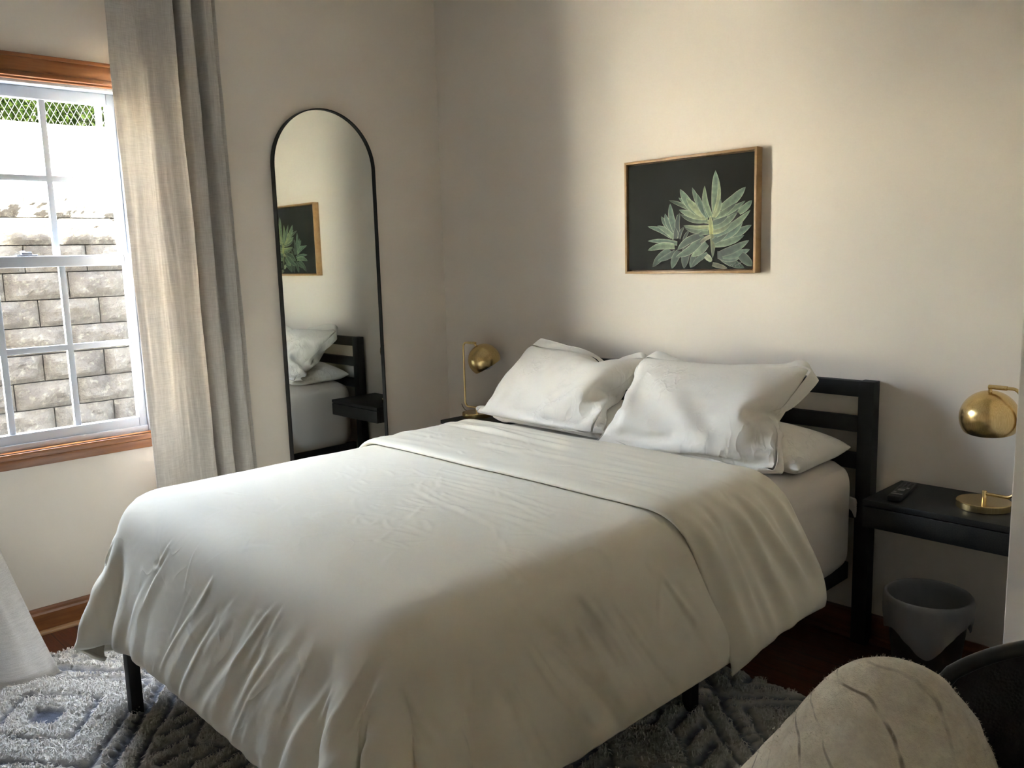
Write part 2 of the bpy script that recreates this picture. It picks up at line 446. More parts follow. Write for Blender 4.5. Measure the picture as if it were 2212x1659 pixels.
def window(name, y0, y1, z0, z1):
    mb = MB(); fr = .022; X0, X1 = -.115, -.022
    mb.box(X0, X1, y0, y0+fr, z0, z1, .003); mb.box(X0, X1, y1-fr, y1, z0, z1, .003)
    mb.box(X0, X1, y0+fr, y1-fr, z1-fr, z1, .003); mb.box(X0, X1-.004, y0+fr, y1-fr, z0, z0+.026, .003)
    root = struct(name, mb, M_vinyl, auto=40)
    a0, a1 = y0+fr, y1-fr; zm = 1.38
    def sash(nm, x, zb, zt, bot, top, st):
        s = MB(); d = .017
        s.box(x-d, x+d, a0, a0+st, zb, zt, .003); s.box(x-d, x+d, a1-st, a1, zb, zt, .003)
        s.box(x-d, x+d, a0+st, a1-st, zb, zb+bot, .003); s.box(x-d, x+d, a0+st, a1-st, zt-top, zt, .003)
        o = s.build(nm, M_vinyl, root, auto=40)
        g0, g1, h0, h1 = a0+st, a1-st, zb+bot, zt-top
        g = MB(); n = 3; mw = .011
        for k in range(1, n):
            yc = g0+(g1-g0)*k/n; g.box(x-.009, x+.010, yc-mw, yc+mw, h0, h1, .002)
        zc = (h0+h1)/2; g.box(x-.0085, x+.0095, g0, g1, zc-mw, zc+mw, .002)
        g.build('muntin_grid', M_vinyl, o, auto=40)
        MB().box(x-.0025, x+.0015, g0, g1, h0, h1).build('pane', M_glass, o)
    sash('upper_sash', -.090, zm-.008, z1-fr, .030, .042, .030)
    sash('lower_sash', -.052, z0+.022, zm+.020, .040, .040, .030)
    yc = (y0+y1)/2
    lk = MB(); lk.box(-.062, -.040, yc-.035, yc+.035, zm+.020, zm+.026, .002); lk.box(-.058, -.044, yc-.018, yc+.018, zm+.026, zm+.036, .003)
    lk.box(-.080, -.052, yc-.014, yc-.002, zm+.034, zm+.040, .002)
    lk.build('sash_lock', M_vinyl, root, auto=40)
    for sy in (a1-.075, a0+.01):
        MB().box(-.066, -.040, sy, sy+.065, zm+.020, zm+.029, .003).build('tilt_latch', M_vinyl, root, auto=40)
    # wooden casing, head, jamb lining and stool
    c = MB()
    c.box(-.02, .0, y0, y1, z1-.012, z1+.0, .001)
    c.box(0, .016, y0-.075, y1+.075, z1+.002, z1+.062, .003); c.box(0, .022, y0-.08, y1+.08, z1+.058, z1+.072, .004)
    c.box(0, .019, y0-.075, y1+.075, z1-.006, z1+.010, .002)
    c.build('window_head_casing', M_wood, root, auto=40)
    for sy in (y0-.072, y1+.004):
        MB().box(0, .016, sy, sy+.068, z0+.004, z1+.0, .003).build('window_side_casing', M_wood, root, auto=40)
    c = MB(); c.box(-.112, .028, y0+.001, y1-.001, z0-.010, z0+.003, .001); c.box(0, .030, y0-.08, y1+.08, z0-.022, z0+.003, .005, 3)
    c.box(0, .016, y0-.07, y1+.07, z0-.056, z0-.020, .003)
    c.build('window_sill', M_wood, root, auto=40)
    return root
window('window_1', WY0, WY1, WZ0, WZ1)

# ------------------------------------------------------------------ outside the window
def stone_mat():
    m, nt, b = new_mat('split_face_block'); v = coords(nt)
    n = noise_n(nt, v, 5, 5, .6)
    oi = N(nt, 'ShaderNodeObjectInfo')
    c = ramp(nt, n, [(.3, (.013, .0092, .0060)), (.5, (.024, .0190, .0128)), (.7, (.042, .0365, .0275))])
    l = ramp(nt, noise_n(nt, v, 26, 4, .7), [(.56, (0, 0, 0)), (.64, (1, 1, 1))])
    mx = N(nt, 'ShaderNodeMix', data_type='RGBA'); mx.inputs['B'].default_value = (.085, .078, .060, 1)  # pale speckles put sunlit highlights of the rough faces into the colour
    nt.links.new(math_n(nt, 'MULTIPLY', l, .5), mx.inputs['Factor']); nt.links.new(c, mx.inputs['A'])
    nt.links.new(mx.outputs['Result'], b.inputs['Base Color']); b.inputs['Roughness'].default_value = .95
    bump(nt, b, noise_n(nt, v, 34, 6, .7), 1.0, .03); return m
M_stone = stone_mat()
def split_block(name, y0, y1, z0, z1, x, seed, parent):
    nx, nz = 22, 12
    V = []
    for i in range(nz):
        for j in range(nx):
            u = j/(nx-1); t = i/(nz-1)
            e = min(1, min(u, 1-u)*9) ; e2 = min(1, min(t, 1-t)*5)
            yy = y0+(y1-y0)*u; zz = z0+(z1-z0)*t
            k = noise.fractal(Vector((yy*9, zz*9, seed)), .9, 2.2, 5)
            bul = .030*(1-(2*u-1)**4)*(1-(2*t-1)**4) + .030*k
            V.append((x+bul*(.25+.75*e)*(.3+.7*e2)-(0.012*(1-e)*(1)), yy, zz))
    F = grid_faces(nz, nx).tolist()
    n0 = len(V)
    V += [(x-.2, y0, z0), (x-.2, y1, z0), (x-.2, y1, z1), (x-.2, y0, z1)]
    top = list(range((nz-1)*nx, nz*nx)); bot = list(range(0, nx)); lf = [i*nx for i in range(nz)]; rt = [i*nx+nx-1 for i in range(nz)]
    F += [top+[n0+2, n0+3], bot[::-1]+[n0, n0+1], lf+[n0+3, n0], rt[::-1]+[n0+1, n0+2]]
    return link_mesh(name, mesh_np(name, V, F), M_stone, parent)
rw = thing('retaining_wall', 'weathered split-face stone block retaining wall seen through the window', 'retaining wall', (-2.25, -1.5, -.2))
rw2 = Vector((2.25, 1.5, .2))
zc = .030-.163
k = 0
for row in range(12):
    z0 = zc+row*.163; x = -2.16-row*.011
    off = (.175 if row % 2 else 0)+random.uniform(-.02, .02)
    y = -3.6+off
    while y < .9:
        wd = .350+random.uniform(-.006, .006)
        if -3.3 < y < .6:
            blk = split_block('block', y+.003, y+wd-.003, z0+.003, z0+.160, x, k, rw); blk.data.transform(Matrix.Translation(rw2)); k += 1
        y += wd
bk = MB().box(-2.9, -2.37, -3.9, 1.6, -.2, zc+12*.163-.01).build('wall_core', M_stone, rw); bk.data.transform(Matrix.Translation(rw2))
WT = zc+12*.163
gm, nt, b = new_mat('pale_gravel'); v = coords(nt)
c = ramp(nt, noise_n(nt, v, 40, 5, .7), [(.3, (.66, .63, .57)), (.7, (.84, .81, .75))]); nt.links.new(c, b.inputs['Base Color']); b.inputs['Roughness'].default_value = 1
bump(nt, b, noise_n(nt, v, 60, 3), .4, .02)
def slope(name, pts, y0, y1, mat, amp):
    xs = []; P = spline([(p[0], 0, p[1]) for p in pts], 12); ny = 60; V = []
    for p in P:
        for j in range(ny):
            yy = y0+(y1-y0)*j/(ny-1); V.append((p.x, yy, p.z+amp*noise.fractal(Vector((p.x*2, yy*2, 1)), 1, 2, 3)))
    return link_mesh(name, mesh_np(name, V, grid_faces(len(P), ny)), mat, None, True)
o = slope('garden_gravel', [(-2.33, WT+.005), (-2.9, WT+.13), (-3.7, WT+.44), (-4.6, WT+.72), (-5.6, WT+.88), (-9, WT+1.2)], -7, 8, gm, .015)
tag(o, 'pale sunlit gravel slope above the stone wall, below the hedge', 'gravel', kind='stuff')
o = slope('garden_gravel', [(-1.55, -.215), (-2.1, .10), (-3.0, .95), (-4.0, 1.75), (-5.0, 2.35), (-9, 2.9)], -19, -3.95, gm, .02)  # added bank out of view, bounces sun through the window onto the back wall
tag(o, 'added unseen gravel bank past the stone wall, bouncing sunlight indoors', 'gravel', kind='stuff')
pv = plain('pale_concrete', (.28, .27, .25), .9, bumps=(30, .3, .01))
o = MB().box(-2.2, -.16, -7, 5, -.3, -.2).build('patio', pv); tag(o, kind='structure')
# hedge: real leaves
def leaf_mat(name, c1, c2):
    m, nt, b = new_mat(name); v = coords(nt)
    c = ramp(nt, noise_n(nt, v, 7, 3), [(.3, c1), (.7, c2)]); nt.links.new(c, b.inputs['Base Color']); b.inputs['Roughness'].default_value = 1; b.inputs['Specular IOR Level'].default_value = 0
    tr = N(nt, 'ShaderNodeBsdfTranslucent'); nt.links.new(c, tr.inputs['Color']); mx = N(nt, 'ShaderNodeMixShader'); mx.inputs[0].default_value = .35
    nt.links.new(b.outputs[0], mx.inputs[1]); nt.links.new(tr.outputs[0], mx.inputs[2]); nt.links.new(mx.outputs[0], nt.nodes['Material Output'].inputs['Surface']); return m
M_leaf = leaf_mat('hedge_leaf', (.0012, .0030, .0006), (.0060, .0085, .0022))
rs = np.random.RandomState(3)
def leaves(name, n, box, size, mat, parent):
    lo, hi = np.array(box[0]), np.array(box[1])
    c = lo+(hi-lo)*rs.rand(n, 3)
    a = rs.normal(size=(n, 3)); a /= np.linalg.norm(a, axis=1)[:, None]
    bb = np.cross(a, rs.normal(size=(n, 3))); bb /= np.linalg.norm(bb, axis=1)[:, None]
    nn = np.cross(a, bb); s = size*(.6+.8*rs.rand(n, 1))
    V = np.stack([c-a*s, c+bb*s*.45+nn*s*.1, c+a*s, c-bb*s*.45+nn*s*.1], 1).reshape(-1, 3)
    F = np.arange(n*4).reshape(n, 4)
    return link_mesh(name, mesh_np(name, V, F), mat, parent)
hz = WT+.74
M_core = leaf_mat('hedge_shade', (.0006, .0016, .0005), (.0022, .0042, .0012))  # darker copy of the leaf green, inner shade put into the colour
hd = thing('hedge', 'sunlit leafy green hedge behind the wire fence at the top of the slope', 'hedge', (-5.2, -.3, hz))
lv = leaves('foliage', 9000, ((-.5, -3.2, .0), (-.05, 3.2, .38)), .035, M_leaf, hd)
lv = leaves('foliage', 26000, ((-1.7, -3.6, .05), (-.5, 3.6, 1.9)), .055, leaf_mat('shaded_leaf', (.0005, .0014, .0004), (.0018, .0036, .0010)), hd)  # deeper leaves in a darker green, their shade is in the colour
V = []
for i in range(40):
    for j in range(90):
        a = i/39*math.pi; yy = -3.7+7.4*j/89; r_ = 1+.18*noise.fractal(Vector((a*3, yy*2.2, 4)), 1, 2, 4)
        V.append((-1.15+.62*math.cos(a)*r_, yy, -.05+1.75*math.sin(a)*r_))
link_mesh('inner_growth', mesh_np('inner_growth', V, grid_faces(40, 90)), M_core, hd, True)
st = MB()
for k in range(40):
    x, y = random.uniform(-1, -.1), random.uniform(-3, 3); p = Vector((x, y, -.05)); pts = [p]
    for q in range(5): p = p+Vector((random.uniform(-.08, .08), random.uniform(-.15, .15), .2)); pts.append(p)
    st.tube(pts, .006, 5)
st.build('stem', plain('twig', (.20, .14, .09), .9), hd)
# chain link fence
fx = -4.95
fn = thing('garden_fence', 'galvanised chain link fence in front of the hedge outside', 'fence', (fx, -.3, hz))
zinc = plain('galvanised_steel', (.016, .017, .018), .9, 0, .05)
fm = MB(); pit = .055; hh = .9
for k in range(-95, 96):
    for s in (-1, 1):
        y0 = k*pit/1.0
        if abs(y0) > 2.2: continue
        fm.tube([(0, y0, 0), (0, y0+s*hh*.55, hh)], .0022, 4, False)
fm.build('mesh_wire', zinc, fn)
for yy in (-2.2, .338, 2.2):
    MB().tube([(0.03, yy, -.15), (0.03, yy, hh+.1)], .030, 14).build('fence_post', zinc, fn, auto=40)
MB().tube([(0.02, -2.4, hh), (0.02, 2.4, hh)], .018, 12).build('top_rail', zinc, fn, auto=40)
ev = MB().box(-.62, XR+.3, -4.75, .6, 4.15, 4.30, .004).build('shading_roof', plain('white_soffit', (.6, .59, .57), .7)); tag(ev, kind='structure')  # unseen roof, its edge set to throw a shadow line on the stones
ev = MB().box(-.16, 0, YF, .14, ZC, 4.15).build('wall_upper', pv); tag(ev, kind='structure')  # unseen wall strip added below the raised roof

# ------------------------------------------------------------------ curtains
def curtain_panel(name, plan_top, plan_bot, z_top, z_bot, path=None, label='', nz=90):
    """plan_* : lists of (x, y) along the cloth; path(t) adds an offset, t=0 at the top"""
    A = spline([(x, y, 0) for x, y in plan_top], 14); B = spline([(x, y, 0) for x, y in plan_bot], 14)
    U = len(A); V = []
    for i in range(nz):
        t = i/(nz-1); z = z_top+(z_bot-z_top)*t
        for j in range(U):
            s = t**1.3
            p = A[j]*(1-s)+B[j]*s
            wob = .006*noise.noise(Vector((j*.10, z*2.3, 5)))+.003*noise.noise(Vector((j*.25, z*6, 9)))
            off = path(t, j/(U-1)) if path else Vector((0, 0, 0))
            V.append((p.x+wob+off[0], p.y+wob*.5+off[1], z+off[2]))
    me = mesh_np(name, V, grid_faces(nz, U)); o = link_mesh(name, me, M_linen, None, True)
    m = o.modifiers.new('thick', 'SOLIDIFY'); m.thickness = .0012
    return o
o = curtain_panel('curtain',
    [(0.129, -1.620), (0.136, -1.580), (0.123, -1.520), (0.098, -1.490), (0.116, -1.440), (0.136, -1.385), (0.102, -1.365), (0.062, -1.385), (0.058, -1.350), (0.116, -1.335), (0.129, -1.300), (0.087, -1.290),
     (0.051, -1.300), (0.055, -1.265), (0.105, -1.245), (0.116, -1.215), (0.080, -1.200), (0.044, -1.190), (0.051, -1.165)],
    [(0.127, -1.580), (0.138, -1.550), (0.130, -1.490), (0.112, -1.440), (0.116, -1.400), (0.145, -1.360), (0.116, -1.330), (0.066, -1.345), (0.058, -1.310), (0.123, -1.300), (0.134, -1.265), (0.094, -1.240),
     (0.051, -1.255), (0.055, -1.220), (0.109, -1.205), (0.120, -1.175), (0.084, -1.150), (0.048, -1.150), (0.058, -1.120)],
    2.50, .03)
tag(o, 'pale linen curtain hanging in folds between the window and the arched mirror', 'curtain', 'linen curtains')
def flare(t, s):
    k = max(0, (t-.80)/.20); k2 = k*k*(3-2*k)
    return Vector((.36*k**1.8*(1-.25*s), .02*k*(1-s), 0))
o = curtain_panel('curtain',
    [(.110, -2.36), (.155, -2.385), (.115, -2.41), (.075, -2.43), (.120, -2.46), (.165, -2.49), (.110, -2.52), (.070, -2.54), (.130, -2.57), (.165, -2.61), (.100, -2.64), (.07, -2.67)],
    [(.085, -2.095), (.130, -2.175), (.110, -2.27), (.075, -2.32), (.130, -2.39), (.165, -2.45), (.110, -2.50), (.070, -2.53), (.130, -2.59), (.165, -2.65), (.100, -2.69), (.07, -2.73)],
    2.50, .022, flare)
tag(o, 'pale linen curtain at the left frame edge, its hem flaring out over the rug', 'curtain', 'linen curtains')
rod = thing('curtain_rod', 'thin black curtain rod above the window', 'curtain rod', (.11, -1.8, 2.515))
MB().tube([(0, -1.25, 0), (0, .85, 0)], .010, 16).build('rod', M_black, rod, auto=40)
for yy in (-1.15, .80): MB().tube([(-.108, yy, 0), (0, yy, 0)], .006, 10).build('bracket', M_black, rod, auto=40)

# ------------------------------------------------------------------ bed
bed = thing('platform_bed', 'black wooden platform bed frame with slatted headboard against the wall', 'bed', (1.525, -1.0, 0))
def bb(name, x0, x1, y0, y1, z0, z1, bev=.003, parent=bed):
    return MB().box(x0-1.525, x1-1.525, y0+1.0, y1+1.0, z0, z1, bev).build(name, M_black, parent, auto=40)
BL, BR = .792, 2.262
PW = .052
for x0 in (BL, BR-PW): bb('headboard_post', x0, x0+PW, -.060, -.012, 0, .912)
bb('headboard_rail', BL+PW, BR-PW, -.056, -.020, .858, .910)
for z0, z1 in ((.738, .790), (.612, .664), (.44, .50)): bb('headboard_rail', BL+PW, BR-PW, -.054, -.022, z0, z1)
for x0 in (.86, 2.165): bb('side_rail', x0, x0+.030, -1.93, -.056, .225, .285)
for yy in (-1.93, -1.02): bb('cross_rail', .89, 2.165, yy, yy+.030, .225, .284)
for i in range(12): bb('slat', .875, 2.18, -.25-i*.150, -.18-i*.150, .262, .268, .002)
for x0, y0 in ((.862, -2.004), (2.150, -2.004), (2.060, -.84), (.955, -.84)):
    bb('leg', x0, x0+.036, y0, y0+.036, .012, .25)

def rounded_block(x0, x1, y0, y1, z0, z1, r, rb=None):
    n = 26; bm = bmesh.new(); bmesh.ops.create_cube(bm, size=1)
    bmesh.ops.subdivide_edges(bm, edges=bm.edges[:], cuts=n, use_grid_fill=True)
    c = Vector(((x0+x1)/2, (y0+y1)/2, (z0+z1)/2)); h = Vector(((x1-x0)/2, (y1-y0)/2, (z1-z0)/2))
    for v in bm.verts:
        p = Vector((v.co.x*2*h.x, v.co.y*2*h.y, v.co.z*2*h.z)); q = Vector()
        for k in range(3):
            lim = h[k]-r; q[k] = max(-lim, min(lim, p[k]))
        d = p-q
        # project cube shell on rounded shell
        if d.length > 1e-9: p = q+d.normalized()*r
        v.co = c+p
    return bm
ma = thing('mattress', 'thick mattress in a white fitted sheet on the black bed frame', 'mattress', (1.525, -1.0, .262))
bm = rounded_block(.832, 2.228, -1.965, -.066, .262, .655, .085)
bmesh.ops.subdivide_edges(bm, edges=bm.edges[:], cuts=1, use_grid_fill=True, smooth=0)
for v in bm.verts:
    x, y, z = v.co
    side = 1-min(1, max(0, (z-.56)/.09))
    a = .006*noise.noise(Vector((x*14, y*14, z*1.2)))*side
    g = .010*noise.noise(Vector((x*3, y*3, z*2)))
    d = Vector((math.copysign(1, x-1.525) if abs(x-1.525) > .62 else 0, math.copysign(1, y+1) if abs(y+1) > .88 else 0, 1 if z > .6 else 0))
    if z > .28: v.co += d*(a+g*.6)
bm.transform(Matrix.Translation((-1.525, 1.0, -.262)))
mb = MB(); mb.bm.free(); mb.bm = bm
mb.build('fitted_sheet', M_sheet, ma, smooth=True)
# gathered corner tuck of the sheet by the headboard post
tk = MB()
for k in range(6):
    a = R(-50+k*28)
    tk.tube([(.650, .905, .250), (.680, .905, .246+.006*math.sin(a)), (.703, .900, .236+.018*math.sin(a)), (.712, .895-.01*math.cos(a), .222+.026*math.sin(a))], [.010, .013, .009, .003], 10)
tk.build('corner_tuck', M_sheet, ma, smooth=True)

# duvet: draped cloth
DV, FL = DRAPED['duvet'], DRAPED['flap']
du = thing('duvet', 'plump white cotton duvet spread over the bed, hanging down its sides', 'duvet', (1.525, -1.3, .68))
T0 = Vector((1.525, -1.3, .68))
def cloth(name, G, mat, parent, T, lvl=2, thick=.012, amp=1.0, wrap=False):
    S, U = G.shape[:2]
    o = link_mesh(name, mesh_np(name, G-np.array(T), grid_faces(S, U, wrap=wrap)), mat, parent, True)
    m = o.modifiers.new('thick', 'SOLIDIFY'); m.thickness = thick; m.offset = 1; m.use_even_offset = False
    m = o.modifiers.new('sub', 'SUBSURF'); m.levels = lvl; m.render_levels = lvl
    return o
def upsample(G, f):
    def up(A):
        P = np.concatenate([2*A[:1]-A[1:2], A, 2*A[-1:]-A[-2:-1]]); n = len(A)
        q = np.arange((n-1)*f+1)/f; i = np.minimum(q.astype(int), n-2); t = (q-i).reshape((-1,)+(1,)*(A.ndim-1))
        a, b_, c, d = P[i], P[i+1], P[i+2], P[i+3]
        return .5*(2*b_+(c-a)*t+(2*a-5*b_+4*c-d)*t*t+(3*b_-a-3*c+d)*t**3)
    return np.swapaxes(up(np.swapaxes(up(G), 0, 1)), 0, 1)
def normals(G):
    gx = np.gradient(G, axis=1); gy = np.gradient(G, axis=0); nr = np.cross(gy, gx); nr /= np.linalg.norm(nr, axis=2)[..., None]+1e-12
    return -nr if nr[nr.shape[0]//2, nr.shape[1]//2, 2] < 0 else nr
def smooth_n(nr, k):
    for _ in range(k):
        nr = nr.copy(); nr[1:-1, 1:-1] = (nr[1:-1, 1:-1]*2+nr[:-2, 1:-1]+nr[2:, 1:-1]+nr[1:-1, :-2]+nr[1:-1, 2:])/6
    return nr/np.linalg.norm(nr, axis=2)[..., None]
def strokes(Pu, Pv, L):
    """sum of fold ridges; each stroke: start u, v, direction angle, length, width, height, curl"""
    h = np.zeros_like(Pu)
    for (u, v, a, ln, w_, am, cu) in L:
        du_, dv_ = math.cos(a), math.sin(a); t = (Pu-u)*du_+(Pv-v)*dv_; n_ = -(Pu-u)*dv_+(Pv-v)*du_
        n_ = n_-cu*(t/ln)*(t/ln-1)*4*ln
        q = t/ln; tp = np.clip(q/.25, 0, 1)*np.clip((1-q)/.35, 0, 1); tp = tp*tp*(3-2*tp)
        ww = w_*(.7+.6*np.clip(q, 0, 1)); g = np.exp(-(n_/ww)**2)-.55*np.exp(-((n_-1.7*ww)/(1.2*ww))**2)
        h += am*g*tp
    return h
DU = .02
def bed_cover(G, kind):
    rr = random.Random(5+kind); F_ = 4
    G = G.copy()
    for _ in range(4): G[1:-1, 1:-1] = (G[1:-1, 1:-1]*4+G[:-2, 1:-1]+G[2:, 1:-1]+G[1:-1, :-2]+G[1:-1, 2:])/8
    H = upsample(G, F_); S, U = H.shape[:2]; d = DU/F_
    uu = np.arange(U)[None]*d+np.zeros((S, 1)); vv = np.arange(S)[:, None]*d+np.zeros((1, U))      # cloth coordinates from the head-left corner
    Wd, Ln = (U-1)*d, (S-1)*d
    uL, uR, vF = .39, Wd-.33, Ln-.33                 # where the mattress edges lie under the cloth
    L = []; U_ = rr.uniform
    if kind == 1:
        for k in range(44):                            # foot side: slanting down and away from the near corner
            x = U_(.75, Wd-.25); s_ = min(1, max(0, (x-uL)/(uR-uL)))
            L.append((x, vF+U_(-.02, .12), R(90+U_(4, 18)+34*s_*(1-s_)*2.2), U_(.10, .46), rr.choice((.006, .009, .014, .022)), U_(.0008, .0036), U_(-.06, .06)))
        for k in range(30):                            # right-hand side
            y = U_(.45, vF); s_ = (vF-y)/vF
            L.append((uR+U_(-.02, .10), y, R(-U_(8, 24)-34*(1-s_)*s_*1.5), U_(.12, .44), rr.choice((.007, .012, .020, .028)), U_(.001, .0045), U_(-.06, .06)))
        for k in range(14):                            # left side
            y = U_(.5, vF); L.append((uL-U_(-.02, .05), y, R(180+U_(-20, 20)), U_(.15, .34), U_(.009, .018), U_(.001, .003), U_(-.05, .05)))
        for (a, ln, am, w_) in [(20, .44, .008, .024), (36, .46, .010, .026), (50, .42, -.008, .022), (63, .48, .012, .026), (84, .48, .012, .018), (101, .46, .010, .015), (2, .40, -.006, .02), (-14, .36, .006, .02)]:
            L.append((uR-.03, vF-.03, R(a), ln, w_, am, U_(-.05, .05)))
        for (a, ln, am, w_) in [(78, .36, .010, .016), (92, .40, .012, .016), (110, .42, .014, .018), (128, .44, -.008, .018), (150, .40, .012, .018), (168, .36, .008, .016)]:
            L.append((uL+.02, vF-.02, R(a), ln, w_, am, U_(-.05, .05)))
        for k in range(150):                           # small creases pressed into the top
            x, y = rr.gauss(Wd*.52, .28), rr.gauss(.85, .26)
            L.append((x, y, R(rr.choice((10, 20, 160, 80, 120, -15, 45))+U_(-14, 14)), U_(.04, .17), U_(.0045, .008), U_(.0007, .0018), U_(-.10, .10)))
        for k in range(16):
            L.append((U_(.9, 1.5), U_(.50, .75), R(U_(-8, 14)), U_(.25, .55), U_(.007, .012), U_(.001, .0022), U_(-.03, .03)))
    else:
        for k in range(26):                            # long ripples parallel to the fold
            L.append((U_(.0, Wd-.5), U_(.03, .44), R(U_(-7, 7)), U_(.25, .8), U_(.008, .018), U_(.0015, .0045), U_(-.04, .04)))
        for k in range(40):
            L.append((U_(.2, Wd-.3), U_(.03, .44), R(U_(-40, 40)), U_(.04, .12), U_(.004, .008), U_(.001, .0022), U_(-.08, .08)))
        for (y, a, am, w_, ln) in [(.44, -2, .016, .026, .44), (.36, -8, -.010, .020, .42), (.27, -12, .018, .022, .42), (.20, -20, .015, .018, .36), (.12, -14, -.008, .02, .36), (.07, -10, .010, .018, .36), (.33, 4, .008, .014, .3)]:
            L.append((uR-.06, y, R(a), ln, w_, am, U_(-.03, .05)))
        for k in range(8): L.append((uL-U_(0, .1), U_(.03, .44), R(180+U_(-14, 14)), U_(.15, .3), U_(.009, .018), U_(.003, .007), 0))
    h = strokes(uu, vv, L)
    nr = smooth_n(normals(H), 10)
    ed = np.minimum(uu, Wd-uu); ed = np.minimum(ed, Ln-vv)
    if kind == 1: ed = np.minimum(ed, vv+.0)
    if kind == 2:
        q = np.clip((uu-uR+.15)/.45, 0, 1); q = q*q*(3-2*q); H[..., 1] += .10*q; H[..., 2] -= .045*q*np.clip(vv/Ln, 0, 1)**2*np.clip((uu-uR)/.15, 0, 1)
    if kind == 2: ed = np.minimum(uu, Wd-uu)
    t = np.clip(ed/.07, 0, 1); t = np.sqrt(np.clip(1-(1-t)**2, 0, 1))
    if kind == 2: tv = np.clip((Ln-vv)/.035, 0, 1); t = t*(.30+.70*np.sqrt(1-(1-tv)**2))
    # the filling swells between folds on the hanging sides
    sw = noise_grid(uu*4, vv*4, 3)*.006+noise_grid(uu*10, vv*10, 8)*.003
    drop = np.clip(np.maximum(np.maximum(uu-uR, uL-uu), vv-vF)/.1, 0, 1) if kind == 1 else np.clip(np.maximum(uu-uR, uL-uu)/.1, 0, 1)
    return H+nr*(t*.020+h*(.35+.65*t)+sw*(.25+.75*drop)*t)[..., None]
def noise_grid(X, Y, seed):
    r = np.random.RandomState(seed); g = r.rand(64, 64)*2-1
    xi = np.floor(X).astype(int); yi = np.floor(Y).astype(int); fx = X-xi; fy = Y-yi; fx = fx*fx*(3-2*fx); fy = fy*fy*(3-2*fy)
    return (g[xi % 64, yi % 64]*(1-fx)+g[(xi+1) % 64, yi % 64]*fx)*(1-fy)+(g[xi % 64, (yi+1) % 64]*(1-fx)+g[(xi+1) % 64, (yi+1) % 64]*fx)*fy
cloth('duvet_cover', bed_cover(DV, 1), M_cotton, du, T0, 0)
cloth('turned_back_fold', bed_cover(FL, 2)+np.array((0, 0, .004)), M_cotton, du, T0, 0)

# pillows
def pillow_topology(nu, nv, k):
    iF = np.arange(nv*nu).reshape(nv, nu); iB = iF.copy(); n = nv*nu
    for i in range(nv):
        for j in range(nu):
            if k < i < nv-1-k and k < j < nu-1-k: iB[i, j] = n; n += 1
    main, fl = [], []
    for i in range(nv-1):
        for j in range(nu-1):
            q = (iF[i, j], iF[i, j+1], iF[i+1, j+1], iF[i+1, j])
            if k <= i < nv-1-k and k <= j < nu-1-k:
                main.append(q); main.append((iB[i, j], iB[i+1, j], iB[i+1, j+1], iB[i, j+1]))
            else: fl.append(q)
    return main, fl
def pillow(name, key, nu, nv, k, label, group):
    P = DRAPED[key].copy(); c = P.mean(0); c[2] = P[:, 2].min()
    main, fl = pillow_topology(nu, nv, k)
    t = thing(name, label, 'pillow', tuple(c), 0, group)
    def sub(nm, F, thick):
        used = sorted({i for f in F for i in f}); mp = {u: i for i, u in enumerate(used)}
        o = link_mesh(nm, mesh_np(nm, P[used]-c, [[mp[i] for i in f] for f in F]), M_sham, t, True)
        if thick: m = o.modifiers.new('thick', 'SOLIDIFY'); m.thickness = .003; m.offset = 0
        m = o.modifiers.new('sub', 'SUBSURF'); m.levels = 2; m.render_levels = 2
        return o
    sub('pillow_case', main, False)
    if fl: sub('flange', fl, True)
    return t
pillow('bed_pillow', 'flatR', 36, 21, 0, 'white flat pillow lying behind the sham on the side by the remote', 'sleeping pillows')
pillow('bed_pillow', 'flatL', 36, 21, 0, 'white flat pillow lying behind the sham beside the corner lamp', 'sleeping pillows')
pillow('pillow_sham', 'shamL', 39, 28, 2, 'white flanged pillow sham standing nearest the corner lamp', 'pillow shams')
pillow('pillow_sham', 'shamR', 39, 28, 2, 'white flanged pillow sham in front, overlapping the one by the corner lamp', 'pillow shams')

# ------------------------------------------------------------------ mirror
mi = thing('wall_mirror', 'tall arched mirror with thin black frame on the window wall', 'mirror', (.004, -.681, .40))
def arch(hw, h, r, n=40):
    pts = [(-hw, 0), (hw, 0)]
    for k in range(n+1):
        a = math.pi*k/n; pts.append((r*math.cos(a), h-r+r*math.sin(a)))
    return pts
MW, MH = .262, 1.626
def arch_prism(pts, x0, x1):
    bm = bmesh.new(); a = [bm.verts.new((x0, y, z)) for y, z in pts]; c = [bm.verts.new((x1, y, z)) for y, z in pts]
    for k in range(len(pts)):
        q = (k+1) % len(pts); bm.faces.new((a[k], a[q], c[q], c[k]))
    bm.faces.new(a[::-1]); bm.faces.new(c); bmesh.ops.recalc_face_normals(bm, faces=bm.faces[:]); return bm
bm = bmesh.new(); po = arch(MW, MH, MW); pi_ = arch(MW-.005, MH-.010, MW-.005)
pi_ = [(y, z+.005) for y, z in pi_]
rings = []
for pts, x in ((po, 0), (po, .028), (pi_, .028), (pi_, .0)): rings.append([bm.verts.new((x, y, z)) for y, z in pts])
for q in range(4):
    a, c = rings[q], rings[(q+1) % 4]
    for k in range(len(a)): bm.faces.new((a[k], a[(k+1) % len(a)], c[(k+1) % len(a)], c[k]))
bmesh.ops.recalc_face_normals(bm, faces=bm.faces[:])
mb = MB(); mb.bm.free(); mb.bm = bm; mb.build('mirror_frame', M_black, mi, auto=40)
mb = MB(); mb.bm.free(); mb.bm = arch_prism([(y, z) for y, z in pi_], .012, .0165)
gl = mb.build('mirror_glass', plain('silvered_glass', (.80, .84, .81), .015, 1.0), mi)
mi.rotation_euler = MIRROR_ROT

